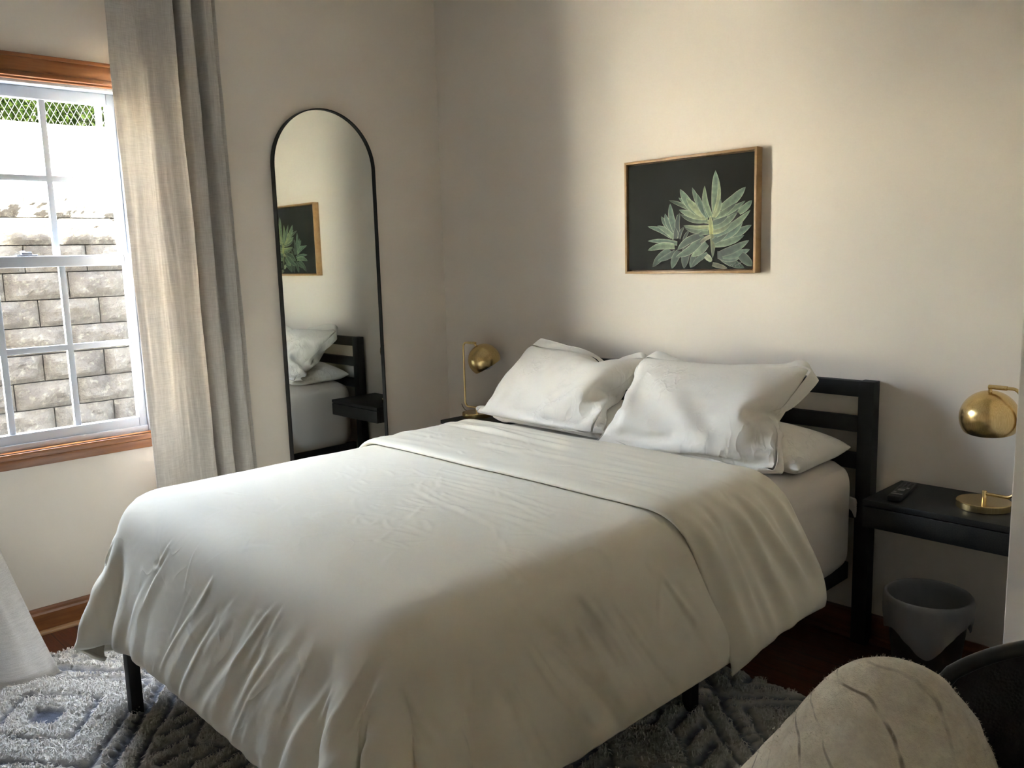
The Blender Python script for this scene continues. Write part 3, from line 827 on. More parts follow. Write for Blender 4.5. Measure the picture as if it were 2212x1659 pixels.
# ------------------------------------------------------------------ framed plant painting
PX0, PX1, PZ0, PZ1 = 1.218, 1.812, 1.268, 1.710
pc = thing('framed_painting', 'small wood-framed painting of a green succulent on black above the bed', 'painting', (1.515, 0, PZ0))
M_frame = wood_mat('light_oak_frame', [(.33, .185, .075), (.42, .25, .11), (.48, .30, .14)], (10, 10, 10), .45, coat=.1)
W2, HH, FD = (PX1-PX0)/2, PZ1-PZ0, .040
f = MB(); t = .0095
f.box(-W2, -W2+t, -FD, -.002, 0, HH, .0008); f.box(W2-t, W2, -FD, -.002, 0, HH, .0008)
f.box(-W2+t, W2-t, -FD, -.002, HH-t, HH, .0008); f.box(-W2+t, W2-t, -FD, -.002, 0, t, .0008)
f.box(-W2+t, W2-t, -.010, -.004, t, HH-t)
f.build('picture_frame', M_frame, pc, auto=40)
gp = .005; CX0, CX1, CZ0, CZ1 = -W2+t+gp, W2-t-gp, t+gp, HH-t-gp; CY = -.033
cv = MB().box(CX0, CX1, CY, -.008, CZ0, CZ1, .002).build('canvas', plain('black_painted_canvas', (.020, .021, .018), .8, spec=.2, bumps=(700, .15, .001)), pc, auto=40)
# the painted leaves, as thin layers of paint on the canvas; positions measured on the painting
SRC = np.array([(192, 352), (1548, 196), (1526, 1450), (192, 1468)], float)
DST = np.array([(CX0, CZ1), (CX1, CZ1), (CX1, CZ0), (CX0, CZ0)], float)
A = []; bvec = []
for (x, y), (u, v_) in zip(SRC, DST):
    A.append([x, y, 1, 0, 0, 0, -u*x, -u*y]); bvec.append(u); A.append([0, 0, 0, x, y, 1, -v_*x, -v_*y]); bvec.append(v_)
Hm = np.append(np.linalg.solve(np.array(A), np.array(bvec)), 1).reshape(3, 3)
def cmap(x, y):
    q = Hm @ np.array((x, y, 1.0)); return max(CX0+.001, min(CX1-.001, q[0]/q[2])), max(CZ0+.001, min(CZ1-.001, q[1]/q[2]))
pV, pF, pC = [], [], []
layer = [0]
def leaf(bx, by, tx, ty, w, c1, c2, bend=0.0, edge=(.30, .34, .22), rim=1):
    """one painted leaf: base, tip, half width; c1 = base colour, c2 = tip colour"""
    n = 14; dx, dy = tx-bx, ty-by; L = math.hypot(dx, dy); nx, ny = -dy/L, dx/L
    y = CY-.0006-.00004*layer[0]; layer[0] += 1
    cols = (-1.0, -.82, -.12, .12, .82, 1.0)
    base = len(pV)
    for i in range(n+1):
        s = i/n; prof = (math.sin(math.pi*min(1, s*.62+.30))**1.0) if s < .55 else math.sin(math.pi*.641)*math.cos((s-.55)/.45*math.pi/2)**.8
        if i == n: prof = 0.01
        cx = bx+dx*s+nx*bend*math.sin(math.pi*s); cy = by+dy*s+ny*bend*math.sin(math.pi*s)
        for q in cols:
            ux, uz = cmap(cx+nx*w*prof*q, cy+ny*w*prof*q); pV.append((ux, y, uz))
            c = [c1[k]*(1-s)+c2[k]*s for k in range(3)]
            if abs(q) == 1: c = [e*(1 if rim else .5) for e in edge]
            elif abs(q) < .2: c = [e*.75 for e in c]
            elif q > 0: c = [e*1.25 for e in c]
            pC.append((*c, 1))
    m = len(cols)
    for i in range(n):
        for j in range(m-1): pF.append((base+i*m+j, base+i*m+j+1, base+(i+1)*m+j+1, base+(i+1)*m+j))
DK, MD, LT, YL, BG = (.022, .036, .024), (.055, .095, .055), (.14, .20, .105), (.27, .31, .14), (.075, .13, .085)
# dark background leaves at the bottom
for a in [(640, 1250, 450, 1435, 42, MD, DK, 15), (700, 1270, 500, 1370, 30, DK, MD, -10), (740, 1260, 660, 1450, 40, DK, MD, 10), (830, 1200, 790, 1450, 45, DK, DK, 5), (900, 1300, 860, 1440, 30, DK, MD, 0),
          (1050, 1290, 870, 1440, 30, MD, DK, 20), (1200, 1330, 1440, 1440, 45, DK, MD, 5), (1150, 1300, 1440, 1290, 50, DK, BG, 35), (1200, 1310, 1500, 1240, 45, MD, BG, 20), (1190, 1290, 1490, 1145, 42, DK, MD, 12),
          (1400, 1300, 1525, 1420, 50, DK, MD, 0)]: leaf(*a, rim=0)
# lower stem and small side rosette
leaf(1080, 940, 1100, 1340, 30, (.20, .22, .08), (.05, .07, .03), -12, rim=0)
leaf(1085, 1340, 1060, 1380, 20, MD, MD, rim=0)
for a in [(720, 1180, 400, 1155, 26, MD, BG, 12), (690, 1210, 400, 1255, 38, LT, MD, 24), (660, 1110, 400, 998, 28, MD, BG, 18), (690, 1120, 505, 990, 32, LT, BG, 14), (680, 1040, 548, 890, 30, BG, MD, -16), (690, 1060, 588, 858, 30, MD, BG, -18),
          (700, 1050, 645, 752, 34, MD, BG, -14), (710, 1050, 722, 868, 20, MD, MD, 8), (730, 1080, 748, 850, 26, DK, DK, -18), (700, 1130, 700, 1012, 26, DK, DK, 6), (740, 1130, 795, 1000, 18, DK, DK, -12), (790, 1150, 850, 1040, 16, DK, DK, -8),
          (1000, 1090, 700, 1330, 46, MD, MD, -38), (960, 1100, 720, 1250, 40, DK, MD, 20), (1040, 1180, 870, 1320, 40, MD, LT, -14)]: leaf(*a)
# right side
for a in [(1130, 1140, 1520, 980, 50, MD, BG, 22), (1120, 1190, 1440, 1090, 40, LT, BG, 20), (1130, 1120, 1430, 930, 60, BG, BG, 30), (1110, 1160, 1285, 1008, 38, MD, DK, 12), (1130, 1090, 1510, 820, 38, BG, LT, 26), (1380, 850, 1525, 718, 36, LT, BG, 8),
          (1120, 1050, 1390, 790, 36, MD, DK, 18), (1100, 1060, 1300, 960, 34, YL, MD, 14), (1110, 1010, 1355, 850, 34, LT, MD, 22), (1100, 970, 1290, 808, 34, MD, DK, 26), (1110, 900, 1455, 722, 34, LT, MD, 20), (1190, 820, 1458, 575, 50, LT, BG, 12),
          (1100, 910, 1360, 745, 30, LT, DK, 16)]: leaf(*a)
# upper rosette
for a in [(1060, 1010, 790, 990, 34, YL, MD, -20), (1050, 1040, 800, 1010, 26, LT, DK, -26), (1060, 950, 865, 940, 26, YL, LT, 16), (1050, 930, 755, 870, 32, LT, DK, -28), (1040, 900, 742, 820, 40, YL, BG, -14), (960, 850, 632, 716, 26, LT, DK, 6),
          (920, 850, 738, 690, 30, LT, BG, 12), (940, 850, 755, 598, 46, LT, BG, -16), (1010, 880, 820, 690, 42, YL, LT, -10), (1050, 900, 885, 580, 34, LT, BG, -14), (1050, 890, 940, 650, 34, BG, MD, -18), (1075, 900, 1010, 605, 34, BG, MD, -14),
          (1090, 900, 1020, 562, 30, LT, LT, -26), (1140, 850, 1137, 400, 50, LT, BG, 4), (1110, 900, 1170, 480, 22, YL, LT, 30), (1120, 900, 1190, 700, 24, YL, BG, 20), (1090, 1080, 1080, 880, 26, (.34, .36, .10), YL, 0),
          (1060, 1060, 945, 1085, 26, LT, DK, 8), (1080, 1100, 960, 1180, 22, (.28, .28, .16), DK, 4)]: leaf(*a)
leaf(1030, 1310, 1095, 1370, 32, (.30, .34, .22), (.22, .26, .14)); leaf(1100, 1400, 1262, 1445, 26, (.12, .12, .07), (.20, .18, .10))
me = mesh_np('painted_plant', pV, pF)
ca = me.color_attributes.new('Col', 'FLOAT_COLOR', 'POINT'); ca.data.foreach_set('color', np.array(pC, dtype=np.float32).ravel())
m, nt, b = new_mat('leaf_paint'); vc = N(nt, 'ShaderNodeVertexColor'); vc.layer_name = 'Col'; b.inputs['Roughness'].default_value = .55
mx = N(nt, 'ShaderNodeMix', data_type='RGBA', blend_type='MULTIPLY'); mx.inputs['Factor'].default_value = .6
nt.links.new(vc.outputs['Color'], mx.inputs['A']); nt.links.new(ramp(nt, noise_n(nt, coords(nt), 70, 3), [(.3, (.6, .6, .6)), (.7, (1.4, 1.4, 1.3))]), mx.inputs['B'])
nt.links.new(mx.outputs['Result'], b.inputs['Base Color'])
link_mesh('painted_plant', me, m, cv)
sg = MB()
def stroke(pts): sg.tube([(cmap(x, y)[0], CY-.005, cmap(x, y)[1]) for x, y in pts], .0006, 5)
stroke([(1290, 1425), (1305, 1405), (1318, 1412), (1312, 1428)]); stroke([(1322, 1425), (1338, 1408), (1345, 1425), (1350, 1375)]); stroke([(1352, 1420), (1366, 1402), (1376, 1412)])
stroke([(1385, 1385), (1392, 1425)]); stroke([(1375, 1402), (1420, 1380)]); stroke([(1408, 1405), (1396, 1372)])
sg.build('signature', plain('signature_paint', (.22, .24, .20), .6), cv)

# ------------------------------------------------------------------ floating nightstands
NT = .585
def nightstand(x0, x1, label):
    t = thing('mounted_nightstand', label, 'nightstand', ((x0+x1)/2, 0, .50), 0, 'floating nightstands'); w = (x1-x0)/2; y1 = -.292
    MB().box(-w, w, y1, 0, NT-.5-.018, NT-.5, .0015).build('top_panel', M_ns, t, auto=40)
    MB().box(-w+.001, w-.001, y1+.018, 0, -.0, NT-.5-.018).build('body', M_ns, t, auto=40)
    d = MB().box(-w+.001, w-.001, y1, y1+.0165, 0, NT-.5-.021, .0012).build('drawer_front', M_ns, t, auto=40)
    return t
m, nt, b = new_mat('speckled_black_laminate'); v = coords(nt)
c = ramp(nt, noise_n(nt, v, 260, 2, .8), [(.40, (.004, .004, .004)), (.72, (.018, .017, .014))]); nt.links.new(c, b.inputs['Base Color']); b.inputs['Roughness'].default_value = .5
bump(nt, b, noise_n(nt, v, 200, 2), .2, .001); M_ns = m
nightstand(.286, .724, 'black floating nightstand in the room corner, half hidden by the bed')
nightstand(2.338, 2.780, 'black floating nightstand at the right with the remote control on it')
ad = MB().box(2.700, 2.772, -.150, -.08, .462, .498, .004).build('outlet_adapter', M_black); tag(ad, 'small black adapter mounted under the right nightstand', 'adapter')

# ------------------------------------------------------------------ brass dome lamps
def brass_lamp(x, y, side, arm_dir, tilt, tilt_dir, label):
    """side: +1 arm towards +x, -1 towards -x"""
    t = thing('table_lamp', label, 'lamp', (x, y, NT), 0, 'brass dome lamps')
    MB().lathe([(0, 0), (.070, 0), (.073, .002), (.073, .020), (.0715, .022), (.004, .0225), (0, .0225)], 64).build('base', M_brass, t, auto=35)
    MB().lathe([(0, .022), (.0068, .022), (.0068, .050), (.006, .052), (0, .052)], 24).build('stub', M_brass, t, auto=35)
    a = Vector((side*math.cos(arm_dir), math.sin(arm_dir), 0)); L = .080; zt = .358; r = .022
    pts = [Vector((0, 0, .043)), a*(L-r)+Vector((0, 0, .043))]
    for k in range(1, 7): q = k/6*math.pi/2; pts.append(a*(L-r+r*math.sin(q))+Vector((0, 0, .043+r-r*math.cos(q))))
    for k in range(0, 7): q = k/6*math.pi/2; pts.append(a*(L-r+r*math.cos(q))+Vector((0, 0, zt-r+r*math.sin(q))))
    pts.append(a*.004+Vector((0, 0, zt)))
    MB().tube(pts, .0048, 16).build('stem', M_brass, t, auto=35)
    MB().tube([a*.045+Vector((0, 0, zt)), a*-.004+Vector((0, 0, zt))], .0066, 16).build('arm_sleeve', M_brass, t, auto=35)
    MT = Matrix.Translation((0, 0, zt-.004)) @ Matrix.Rotation(tilt, 4, Vector((math.cos(tilt_dir+math.pi/2), math.sin(tilt_dir+math.pi/2), 0)))
    MT = Matrix.Translation((0, 0, zt-.004)) @ Matrix.Rotation(-tilt, 4, Vector((-math.sin(tilt_dir), math.cos(tilt_dir), 0)))
    rr = .079; prof = []
    for k in range(0, 25):
        q = k/24*R(118); prof.append((max(0, rr*math.sin(q))*(1.0), -.010-rr+rr*math.cos(q)*1.0))
    prof = [(p, z) for p, z in prof if z > -.136]; zl = prof[-1][1]
    inner = [(p*.985, z*.99-.001) for p, z in prof[::-1]]
    inner[-1] = (0, inner[-1][1])
    MB().lathe([(0, -.0099)]+prof[1:]+inner, 72, MT).build('lamp_shade', M_brass, t, auto=50)
    MB().lathe([(0, .0), (.005, -.001), (.006, -.012), (0, -.012)], 16, MT).build('shade_knuckle', M_brass, t, auto=35)
    MB().lathe([(0, -.04), (.014, -.045), (.016, -.085), (.028, -.100), (.031, -.114), (.027, -.128), (.014, -.138), (0, -.140)], 32, MT).build('bulb', plain('frosted_bulb', (.62, .62, .64), .25), t, smooth=True)
    return t
brass_lamp(.357, -.118, -1, R(-4), R(29), R(46), 'brass dome lamp on the corner nightstand, shade tilted toward the pillows')
brass_lamp(2.634, -.150, 1, R(-3), R(10), R(100), 'brass dome lamp on the right nightstand behind the wall edge')
cd = MB().tube(spline([(.262, -.135, .640), (.262, -.125, .62), (.255, -.10, .60), (.252, -.05, .589), (.262, -.012, .586), (.262, -.004, .45)], 8), .0018, 8).build('lamp_cord', plain('grey_cord', (.12, .11, .10), .5), None, auto=40)
tag(cd, 'thin dark cord running from the corner lamp down behind the nightstand', 'cord')

# ------------------------------------------------------------------ remote control
rc = thing('remote_control', 'black television remote with pale buttons on the right nightstand', 'remote', (2.405, -.160, NT), R(8))
MB().box(-.021, .021, -.100, .100, .0005, .017, .005, 3).build('body', plain('remote_plastic', (.012, .012, .013), .35), rc, auto=40)
kb = plain('remote_button', (.30, .29, .28), .5); kd = plain('dark_button', (.05, .05, .055), .5)
for (bx, by, bw, bh, mt) in [(0, -.066, .016, .004, kb), (-.011, -.045, .004, .004, kb), (0, -.045, .004, .004, kd), (.011, -.045, .004, .004, kd), (0, -.012, .009, .009, kb), (.013, .012, .004, .006, kb), (-.013, .012, .004, .006, kd)]+[((i-1)*.012, .030+j*.014, .004, .004, kd) for i in range(3) for j in range(4)]:
    MB().box(bx-bw, bx+bw, by-bh, by+bh, .0165, .0187, .001).build('button', mt, rc, auto=40)

# ------------------------------------------------------------------ bin with its liner
bx, by = 2.492, -.150
bn = MB().lathe([(0, 0), (.088, 0), (.091, .004), (.119, .268), (.122, .270), (.122, .274), (.117, .272), (.089, .008), (0, .006)], 56, Matrix.Translation((bx, by, .0))).build('wastebasket', plain('dark_grey_plastic', (.022, .021, .020), .5), None, auto=50)
tag(bn, 'small round dark wastebasket on the floor under the right nightstand', 'wastebasket')
lm, nt, b = new_mat('bin_liner_plastic'); b.inputs['Base Color'].default_value = (.62, .60, .57, 1); b.inputs['Roughness'].default_value = .35
b.inputs['Transmission Weight'].default_value = .0
tp = N(nt, 'ShaderNodeBsdfTransparent'); mx = N(nt, 'ShaderNodeMixShader'); mx.inputs[0].default_value = .45
nt.links.new(tp.outputs[0], mx.inputs[1]); nt.links.new(b.outputs[0], mx.inputs[2]); nt.links.new(mx.outputs[0], nt.nodes['Material Output'].inputs['Surface'])
n = 120; prof = [(.055, .02), (.078, .03), (.091, .12), (.101, .20), (.110, .255), (.1165, .279), (.1225, .283), (.1265, .278), (.1275, .262), (.1275, .240), (.1265, .215), (.124, .190), (.1215, .178)]
V = []
for i, (r, z) in enumerate(prof):
    for k in range(n):
        a = 2*math.pi*k/n
        wv = noise.noise(Vector((math.cos(a)*3, math.sin(a)*3, z*22)))+.5*noise.noise(Vector((math.cos(a)*9, math.sin(a)*9, z*14)))
        amp = .0 if i < 4 else (.0025 if i < 8 else .006)
        zz = z+(0 if i < 9 else .014*noise.noise(Vector((math.cos(a)*1.5, math.sin(a)*1.5, 4)))*(i-8))
        rr = r+abs(wv)*amp if i > 5 else r-abs(wv)*.006
        if i > 10:  # a loose flap hanging on the right-hand side
            s = max(0, math.cos(a-R(-62)))**14; zz -= .038*s*(i-10)/2
        V.append((bx+rr*math.cos(a), by+rr*math.sin(a), zz))
V.append((bx, by, .018))
F = grid_faces(len(prof), n, wrap=True).tolist()+[(len(V)-1, (k+1) % n, k) for k in range(n)]
lo = link_mesh('bin_liner', mesh_np('bin_liner', V, F), lm, None, True)
tag(lo, 'translucent white plastic bag lining the wastebasket, folded over its rim', 'bin liner')

# ------------------------------------------------------------------ chair in the right foreground and the throw over it
M_mesh, nt, b = new_mat('black_mesh_fabric'); v = coords(nt)
b.inputs['Base Color'].default_value = (.010, .010, .011, 1); b.inputs['Roughness'].default_value = .8
vo = N(nt, 'ShaderNodeTexVoronoi'); vo.inputs['Scale'].default_value = 260; nt.links.new(v, vo.inputs['Vector']); bump(nt, b, vo.outputs['Distance'], .6, .002)
M_plas = plain('black_chair_plastic', (.015, .015, .016), .35)
CC = Vector((3.20, -1.54, 0)); AX = R(22)
ch = thing('office_chair', 'black mesh-backed office chair in the right foreground', 'chair', tuple(CC), AX)
def back_shape(name, hw, h0, h1, y0, th, r, mat, curve=.05):
    n = 30; V = []; F = []
    # rounded-rectangle sheet bulging away, with thickness
    S, U = 24, 30
    for side in (0, 1):
        for i in range(S):
            for j in range(U):
                u = 2*j/(U-1)-1; t = 2*i/(S-1)-1
                # squircle map
                x = u*math.sqrt(max(0, 1-t*t*.42)); z = t*math.sqrt(max(0, 1-u*u*.42))
                V.append((x*hw, y0+curve*(x*x)+(th/2 if side else -th/2), (h0+h1)/2+z*(h1-h0)/2))
    n1 = S*U
    F = grid_faces(S, U).tolist()+(grid_faces(S, U, True)+n1).tolist()
    ring = [j for j in range(U)]+[i*U+U-1 for i in range(1, S)]+[(S-1)*U+j for j in range(U-2, -1, -1)]+[i*U for i in range(S-2, 0, -1)]
    for a, c in zip(ring, ring[1:]+ring[:1]): F.append((c, a, a+n1, c+n1))
    o = link_mesh(name, mesh_np(name, V, F), mat, ch, True); return o, [Vector(V[i]) for i in ring]
o, ring = back_shape('backrest', .225, .42, .832, 0, .012, .1, M_mesh, -.06)
MB().tube(ring+ring[:1], .010, 12, False).build('back_frame', M_plas, ch, auto=50)
MB().tube(spline([(0, .02, .60), (0, .045, .50), (0, .03, .42), (0, -.10, .385)], 8), .02, 14).build('back_support', M_plas, ch, auto=50)
mb = MB(); mb.bm.free(); mb.bm = rounded_block(-.24, .24, -.50, -.03, .40, .47, .034); mb.build('seat', M_mesh, ch, smooth=True)
MB().lathe([(0, .08), (.028, .08), (.028, .24), (.018, .241), (.018, .40), (0, .40)], 24, Matrix.Translation((0, -.25, 0))).build('gas_lift', M_plas, ch, auto=40)
for k in range(5):
    a = k*2*math.pi/5+.2
    lg = MB().tube([(0, -.25, .10), (.15*math.cos(a), -.25+.15*math.sin(a), .085), (.27*math.cos(a), -.25+.27*math.sin(a), .065)], [.024, .02, .014], 12).build('leg', M_plas, ch, auto=50)
    MB().lathe([(0, -.012), (.022, -.012), (.027, -.006), (.027, .006), (.022, .012), (0, .012)], 24, Matrix.Translation((.27*math.cos(a), -.25+.27*math.sin(a), .0275)) @ Matrix.Rotation(a, 4, 'Z') @ Matrix.Rotation(R(90), 4, 'X')).build('caster', M_plas, lg, auto=40)

# throw blanket folded over the back of the chair
M_throw, nt, b = new_mat('cream_wool_throw'); tc = N(nt, 'ShaderNodeTexCoord'); uv = tc.outputs['UV']
sx = N(nt, 'ShaderNodeSeparateXYZ'); nt.links.new(uv, sx.inputs[0]); vo_ = coords(nt)
wob = noise_n(nt, vo_, 9, 3)
u = math_n(nt, 'ADD', sx.outputs['X'], math_n(nt, 'MULTIPLY', math_n(nt, 'SUBTRACT', wob, .5), .035))
fr = math_n(nt, 'FRACT', math_n(nt, 'MULTIPLY', u, 8.6)); ln = math_n(nt, 'ABSOLUTE', math_n(nt, 'SUBTRACT', fr, .5))
lm_ = ramp(nt, ln, [(.010, (1, 1, 1)), (.026, (0, 0, 0))])
fr2 = math_n(nt, 'FRACT', math_n(nt, 'MULTIPLY', math_n(nt, 'ADD', u, .045), 8.6)); ln2 = math_n(nt, 'ABSOLUTE', math_n(nt, 'SUBTRACT', fr2, .5))
lmb = ramp(nt, ln2, [(.008, (.6, .6, .6)), (.020, (0, 0, 0))])
brk = ramp(nt, noise_n(nt, vo_, 26, 2), [(.40, (.15, .15, .15)), (.58, (1, 1, 1))])
msk = math_n(nt, 'MULTIPLY', math_n(nt, 'ADD', lm_, lmb, True), brk)
bc = ramp(nt, noise_n(nt, vo_, 38, 4, .7), [(.3, (.66, .60, .48)), (.7, (.88, .82, .69))])
mx = N(nt, 'ShaderNodeMix', data_type='RGBA'); mx.inputs['B'].default_value = (.16, .12, .08, 1)
nt.links.new(math_n(nt, 'MULTIPLY', msk, .8), mx.inputs['Factor']); nt.links.new(bc, mx.inputs['A']); nt.links.new(mx.outputs['Result'], b.inputs['Base Color'])
b.inputs['Roughness'].default_value = .95; b.inputs['Sheen Weight'].default_value = .4; b.inputs['Specular IOR Level'].default_value = .1
n1 = bump(nt, None, noise_n(nt, vo_, 55, 4, .7), .7, .006); n2 = bump(nt, None, noise_n(nt, coords(nt, (1, 1, 1)), 320, 3, .8), .6, .002, n1)
bump(nt, b, msk, -.5, .003, n2)
# outline of the draped mound in the plane of the chair back: (across, height)
TO = Vector((2.995, -1.70, -.012)); AC = Vector((.931, .365, 0)); NR = Vector((.365, -.931, 0))
ridge = spline([(-.33, .30, 0), (-.285, .42, 0), (-.235, .54, 0), (-.175, .632, 0), (-.115, .718, 0), (-.065, .785, 0), (-.020, .812, 0), (.035, .812, 0), (.085, .780, 0), (.122, .72, 0), (.152, .63, 0), (.175, .50, 0), (.190, .30, 0)], 9)
U = len(ridge); S = 46; V = []; UVs = []
ctr = Vector((-.05, .30, 0))
def stripe_u(a, h):
    """the woven stripes follow the right-hand outline of the throw, stepping down to the left"""
    return math.hypot((a+.30)/.47, (h-.30)/.53)
U = len(ridge); S = 46; V = []; UVs = []
ctr = Vector((-.05, .30, 0))
def stripe_u(a, h):
    """the woven stripes follow the right-hand outline of the throw, stepping down to the left"""
    best, bk = 9, 0
    for n_ in range(-12, 60):
        k_ = n_*.01; aa = a+.80*k_-.02; H_ = .82-(aa/(.165 if aa > 0 else .40))**2*.25
        e_ = abs(h+.55*k_-H_)
        if e_ < best: best, bk = e_, k_+.0
    # refine between the steps
    k_ = bk
    for _ in range(12):
        aa = a+.80*k_-.02; w__ = .165 if aa > 0 else .40; f_ = h+.55*k_-.82+(aa/w__)**2*.25; d_ = .55+2*aa/w__**2*.25*.80
        if abs(d_) < .15: break
        k_ -= max(-.01, min(.01, f_/d_))
    return k_
for i in range(S):
    t = i/(S-1)*2-1            # -1 back ... +1 front
    for j, p in enumerate(ridge):
        q = j/(U-1)
        dep = (.115 if t > 0 else .07)
        ang = t*math.pi/2
        sc_ = math.cos(ang)**.55
        shift = Vector((.09, -.30, 0))*max(0, t)**1.6
        pp = ctr+(p-ctr)*sc_+shift*(1-sc_)*.2
        y = math.sin(ang)*dep*(1+(1.7*max(0, .82-pp.y)/.3 if t > 0 else 0))
        nz_ = .006*noise.noise(Vector((p.x*14, p.y*14, t*2)))+.003*noise.noise(Vector((p.x*40, p.y*40, t*5)))
        w_ = TO+AC*(pp.x+nz_)+NR*(y+nz_)
        V.append((w_.x, w_.y, w_.z+pp.y+nz_)); UVs.append((stripe_u(pp.x+.25*y, pp.y), t))
me = mesh_np('throw_blanket', V, grid_faces(S, U)); ul = me.uv_layers.new(name='UVMap')
for l in me.loops: ul.data[l.index].uv = UVs[l.vertex_index]
tb = link_mesh('throw_blanket', me, M_throw, None, True)
m = tb.modifiers.new('sub', 'SUBSURF'); m.levels = 2; m.render_levels = 2
tag(tb, 'cream woven wool throw with thin brown stripes draped over the office chair', 'throw blanket')
# loose wool fibres standing off the surface
rs = np.random.RandomState(11); fz = MB(); n_f = 0
Va = np.array(V).reshape(S, U, 3)
fV, fF = [], []
for k in range(4200):
    i = rs.randint(8, S-2); j = rs.randint(2, U-2); a, b_, c_ = Va[i, j], Va[i, j+1], Va[i+1, j]
    p = a+(b_-a)*rs.rand()+(c_-a)*rs.rand(); n_ = np.cross(b_-a, c_-a); n_ = n_/(np.linalg.norm(n_)+1e-9)
    if n_ @ (p-np.array((3.0, -1.71, .4))) < 0: n_ = -n_
    d = n_*.8+rs.normal(size=3)*.6; d /= np.linalg.norm(d); L = .002+.003*rs.rand(); s_ = np.cross(d, rs.normal(size=3)); s_ /= np.linalg.norm(s_); s_ *= .00035
    b0 = len(fV); mid = p+d*L*.5+rs.normal(size=3)*.001; fV += [p-s_, p+s_, mid+s_, mid-s_, p+d*L+s_*.3, p+d*L-s_*.3]; fF += [(b0, b0+1, b0+2, b0+3), (b0+3, b0+2, b0+4, b0+5)]
fz.bm.free()
fo = link_mesh('wool_fuzz', mesh_np('wool_fuzz', fV, fF), plain('wool_fibre', (.72, .66, .55), 1), tb); tag(fo, kind='stuff')

# ------------------------------------------------------------------ shag rug
RX0, RX1, RY0, RY1 = .262, 2.95, -3.30, -.525
def tri(a, p): a = (a/p) % 1.0; return np.abs(a-.5)*2
def rug_pattern(X, Y):
    """returns pile mask (1 = deep cream pile, 0 = low dark ground)"""
    u = X-RX0; v = Y-RY0
    px, py = .92, .74
    a = tri(u, px); c = tri(v, py)          # 0..1 zigzag fields
    d = a+c                                    # diamonds
    m = np.ones_like(u)
    def band(val, c0, w): return np.abs(val-c0) < w
    line = band(d, 1.0, .040)
    line |= band(d, .80, .026)|band(d, 1.22, .028)
    inner = d < .42; line |= band(d, .42, .030)
    hatch = (d > 1.30) & (np.sin((u+v*.15)*95) > .35) & (d < 1.62); line |= hatch
    line |= band(d, 1.66, .022)
    solid = (d < .16)
    line |= solid
    zig = (d > .85) & (d < .97) & (np.sin((u-v)*120) > .55); line |= zig
    return ~line
step = .0055
xs = np.arange(RX0, RX1, step); ys = np.arange(RY0, RY1, step)
X, Y = np.meshgrid(xs, ys, indexing='ij')
def vnoise(X, Y, sc, seed):
    r = np.random.RandomState(seed); n = 256; g = r.rand(n, n)
    x = X*sc; y = Y*sc; xi = np.floor(x).astype(int); yi = np.floor(y).astype(int); fx = x-xi; fy = y-yi
    fx = fx*fx*(3-2*fx); fy = fy*fy*(3-2*fy); a = g[xi % n, yi % n]; b = g[(xi+1) % n, yi % n]; c = g[xi % n, (yi+1) % n]; d = g[(xi+1) % n, (yi+1) % n]
    return (a*(1-fx)+b*fx)*(1-fy)+(c*(1-fx)+d*fx)*fy
WX = X+.012*(vnoise(X, Y, 18, 1)-.5)+.02*(vnoise(X, Y, 5, 2)-.5); WY = Y+.012*(vnoise(X, Y, 18, 3)-.5)+.02*(vnoise(X, Y, 5, 4)-.5)
pile = rug_pattern(WX, WY).astype(float)
sm = pile.copy()
for _ in range(2):
    sm[1:-1, 1:-1] = (sm[1:-1, 1:-1]*2+sm[:-2, 1:-1]+sm[2:, 1:-1]+sm[1:-1, :-2]+sm[1:-1, 2:])/6
edge = np.minimum(np.minimum(X-RX0, RX1-X), np.minimum(Y-RY0, RY1-Y)); ed = np.clip(edge/.018, 0, 1)**.5
tuft = .5*vnoise(X, Y, 95, 5)+.35*vnoise(X, Y, 190, 6)+.25*vnoise(X, Y, 40, 7)
hgt = .004+ed*(.004+sm*(.013+.016*(tuft-.3)))+ed*(1-sm)*.003*vnoise(X, Y, 190, 8)
me = mesh_np('shag_rug', np.stack([X, Y, np.maximum(hgt, .002)], -1), grid_faces(len(xs), len(ys)))
cc = np.zeros((X.size, 4), np.float32); s3 = sm.ravel()[:, None]; tn = vnoise(X, Y, 60, 9).ravel()[:, None]
cream = np.array([.78, .73, .65])*(.92+.12*tn); mixk = (vnoise(X, Y, 3, 10).ravel()[:, None] > .5)
dark = np.where(mixk, np.array([[.10, .11, .14]]), np.array([[.22, .23, .27]]))*(.5+tn)
cc[:, :3] = dark*(1-s3)+cream*s3; cc[:, 3] = 1
ca = me.color_attributes.new('Col', 'FLOAT_COLOR', 'POINT'); ca.data.foreach_set('color', cc.ravel())
m, nt, b = new_mat('shag_pile'); vc = N(nt, 'ShaderNodeVertexColor'); vc.layer_name = 'Col'; nt.links.new(vc.outputs['Color'], b.inputs['Base Color'])
b.inputs['Roughness'].default_value = 1; b.inputs['Specular IOR Level'].default_value = .05; b.inputs['Sheen Weight'].default_value = .2
bump(nt, b, noise_n(nt, coords(nt), 260, 4, .75), .9, .006)
rg = link_mesh('shag_rug', me, m, None, True)
tag(rg, 'cream shag rug with dark geometric diamond lines under the bed', 'rug')
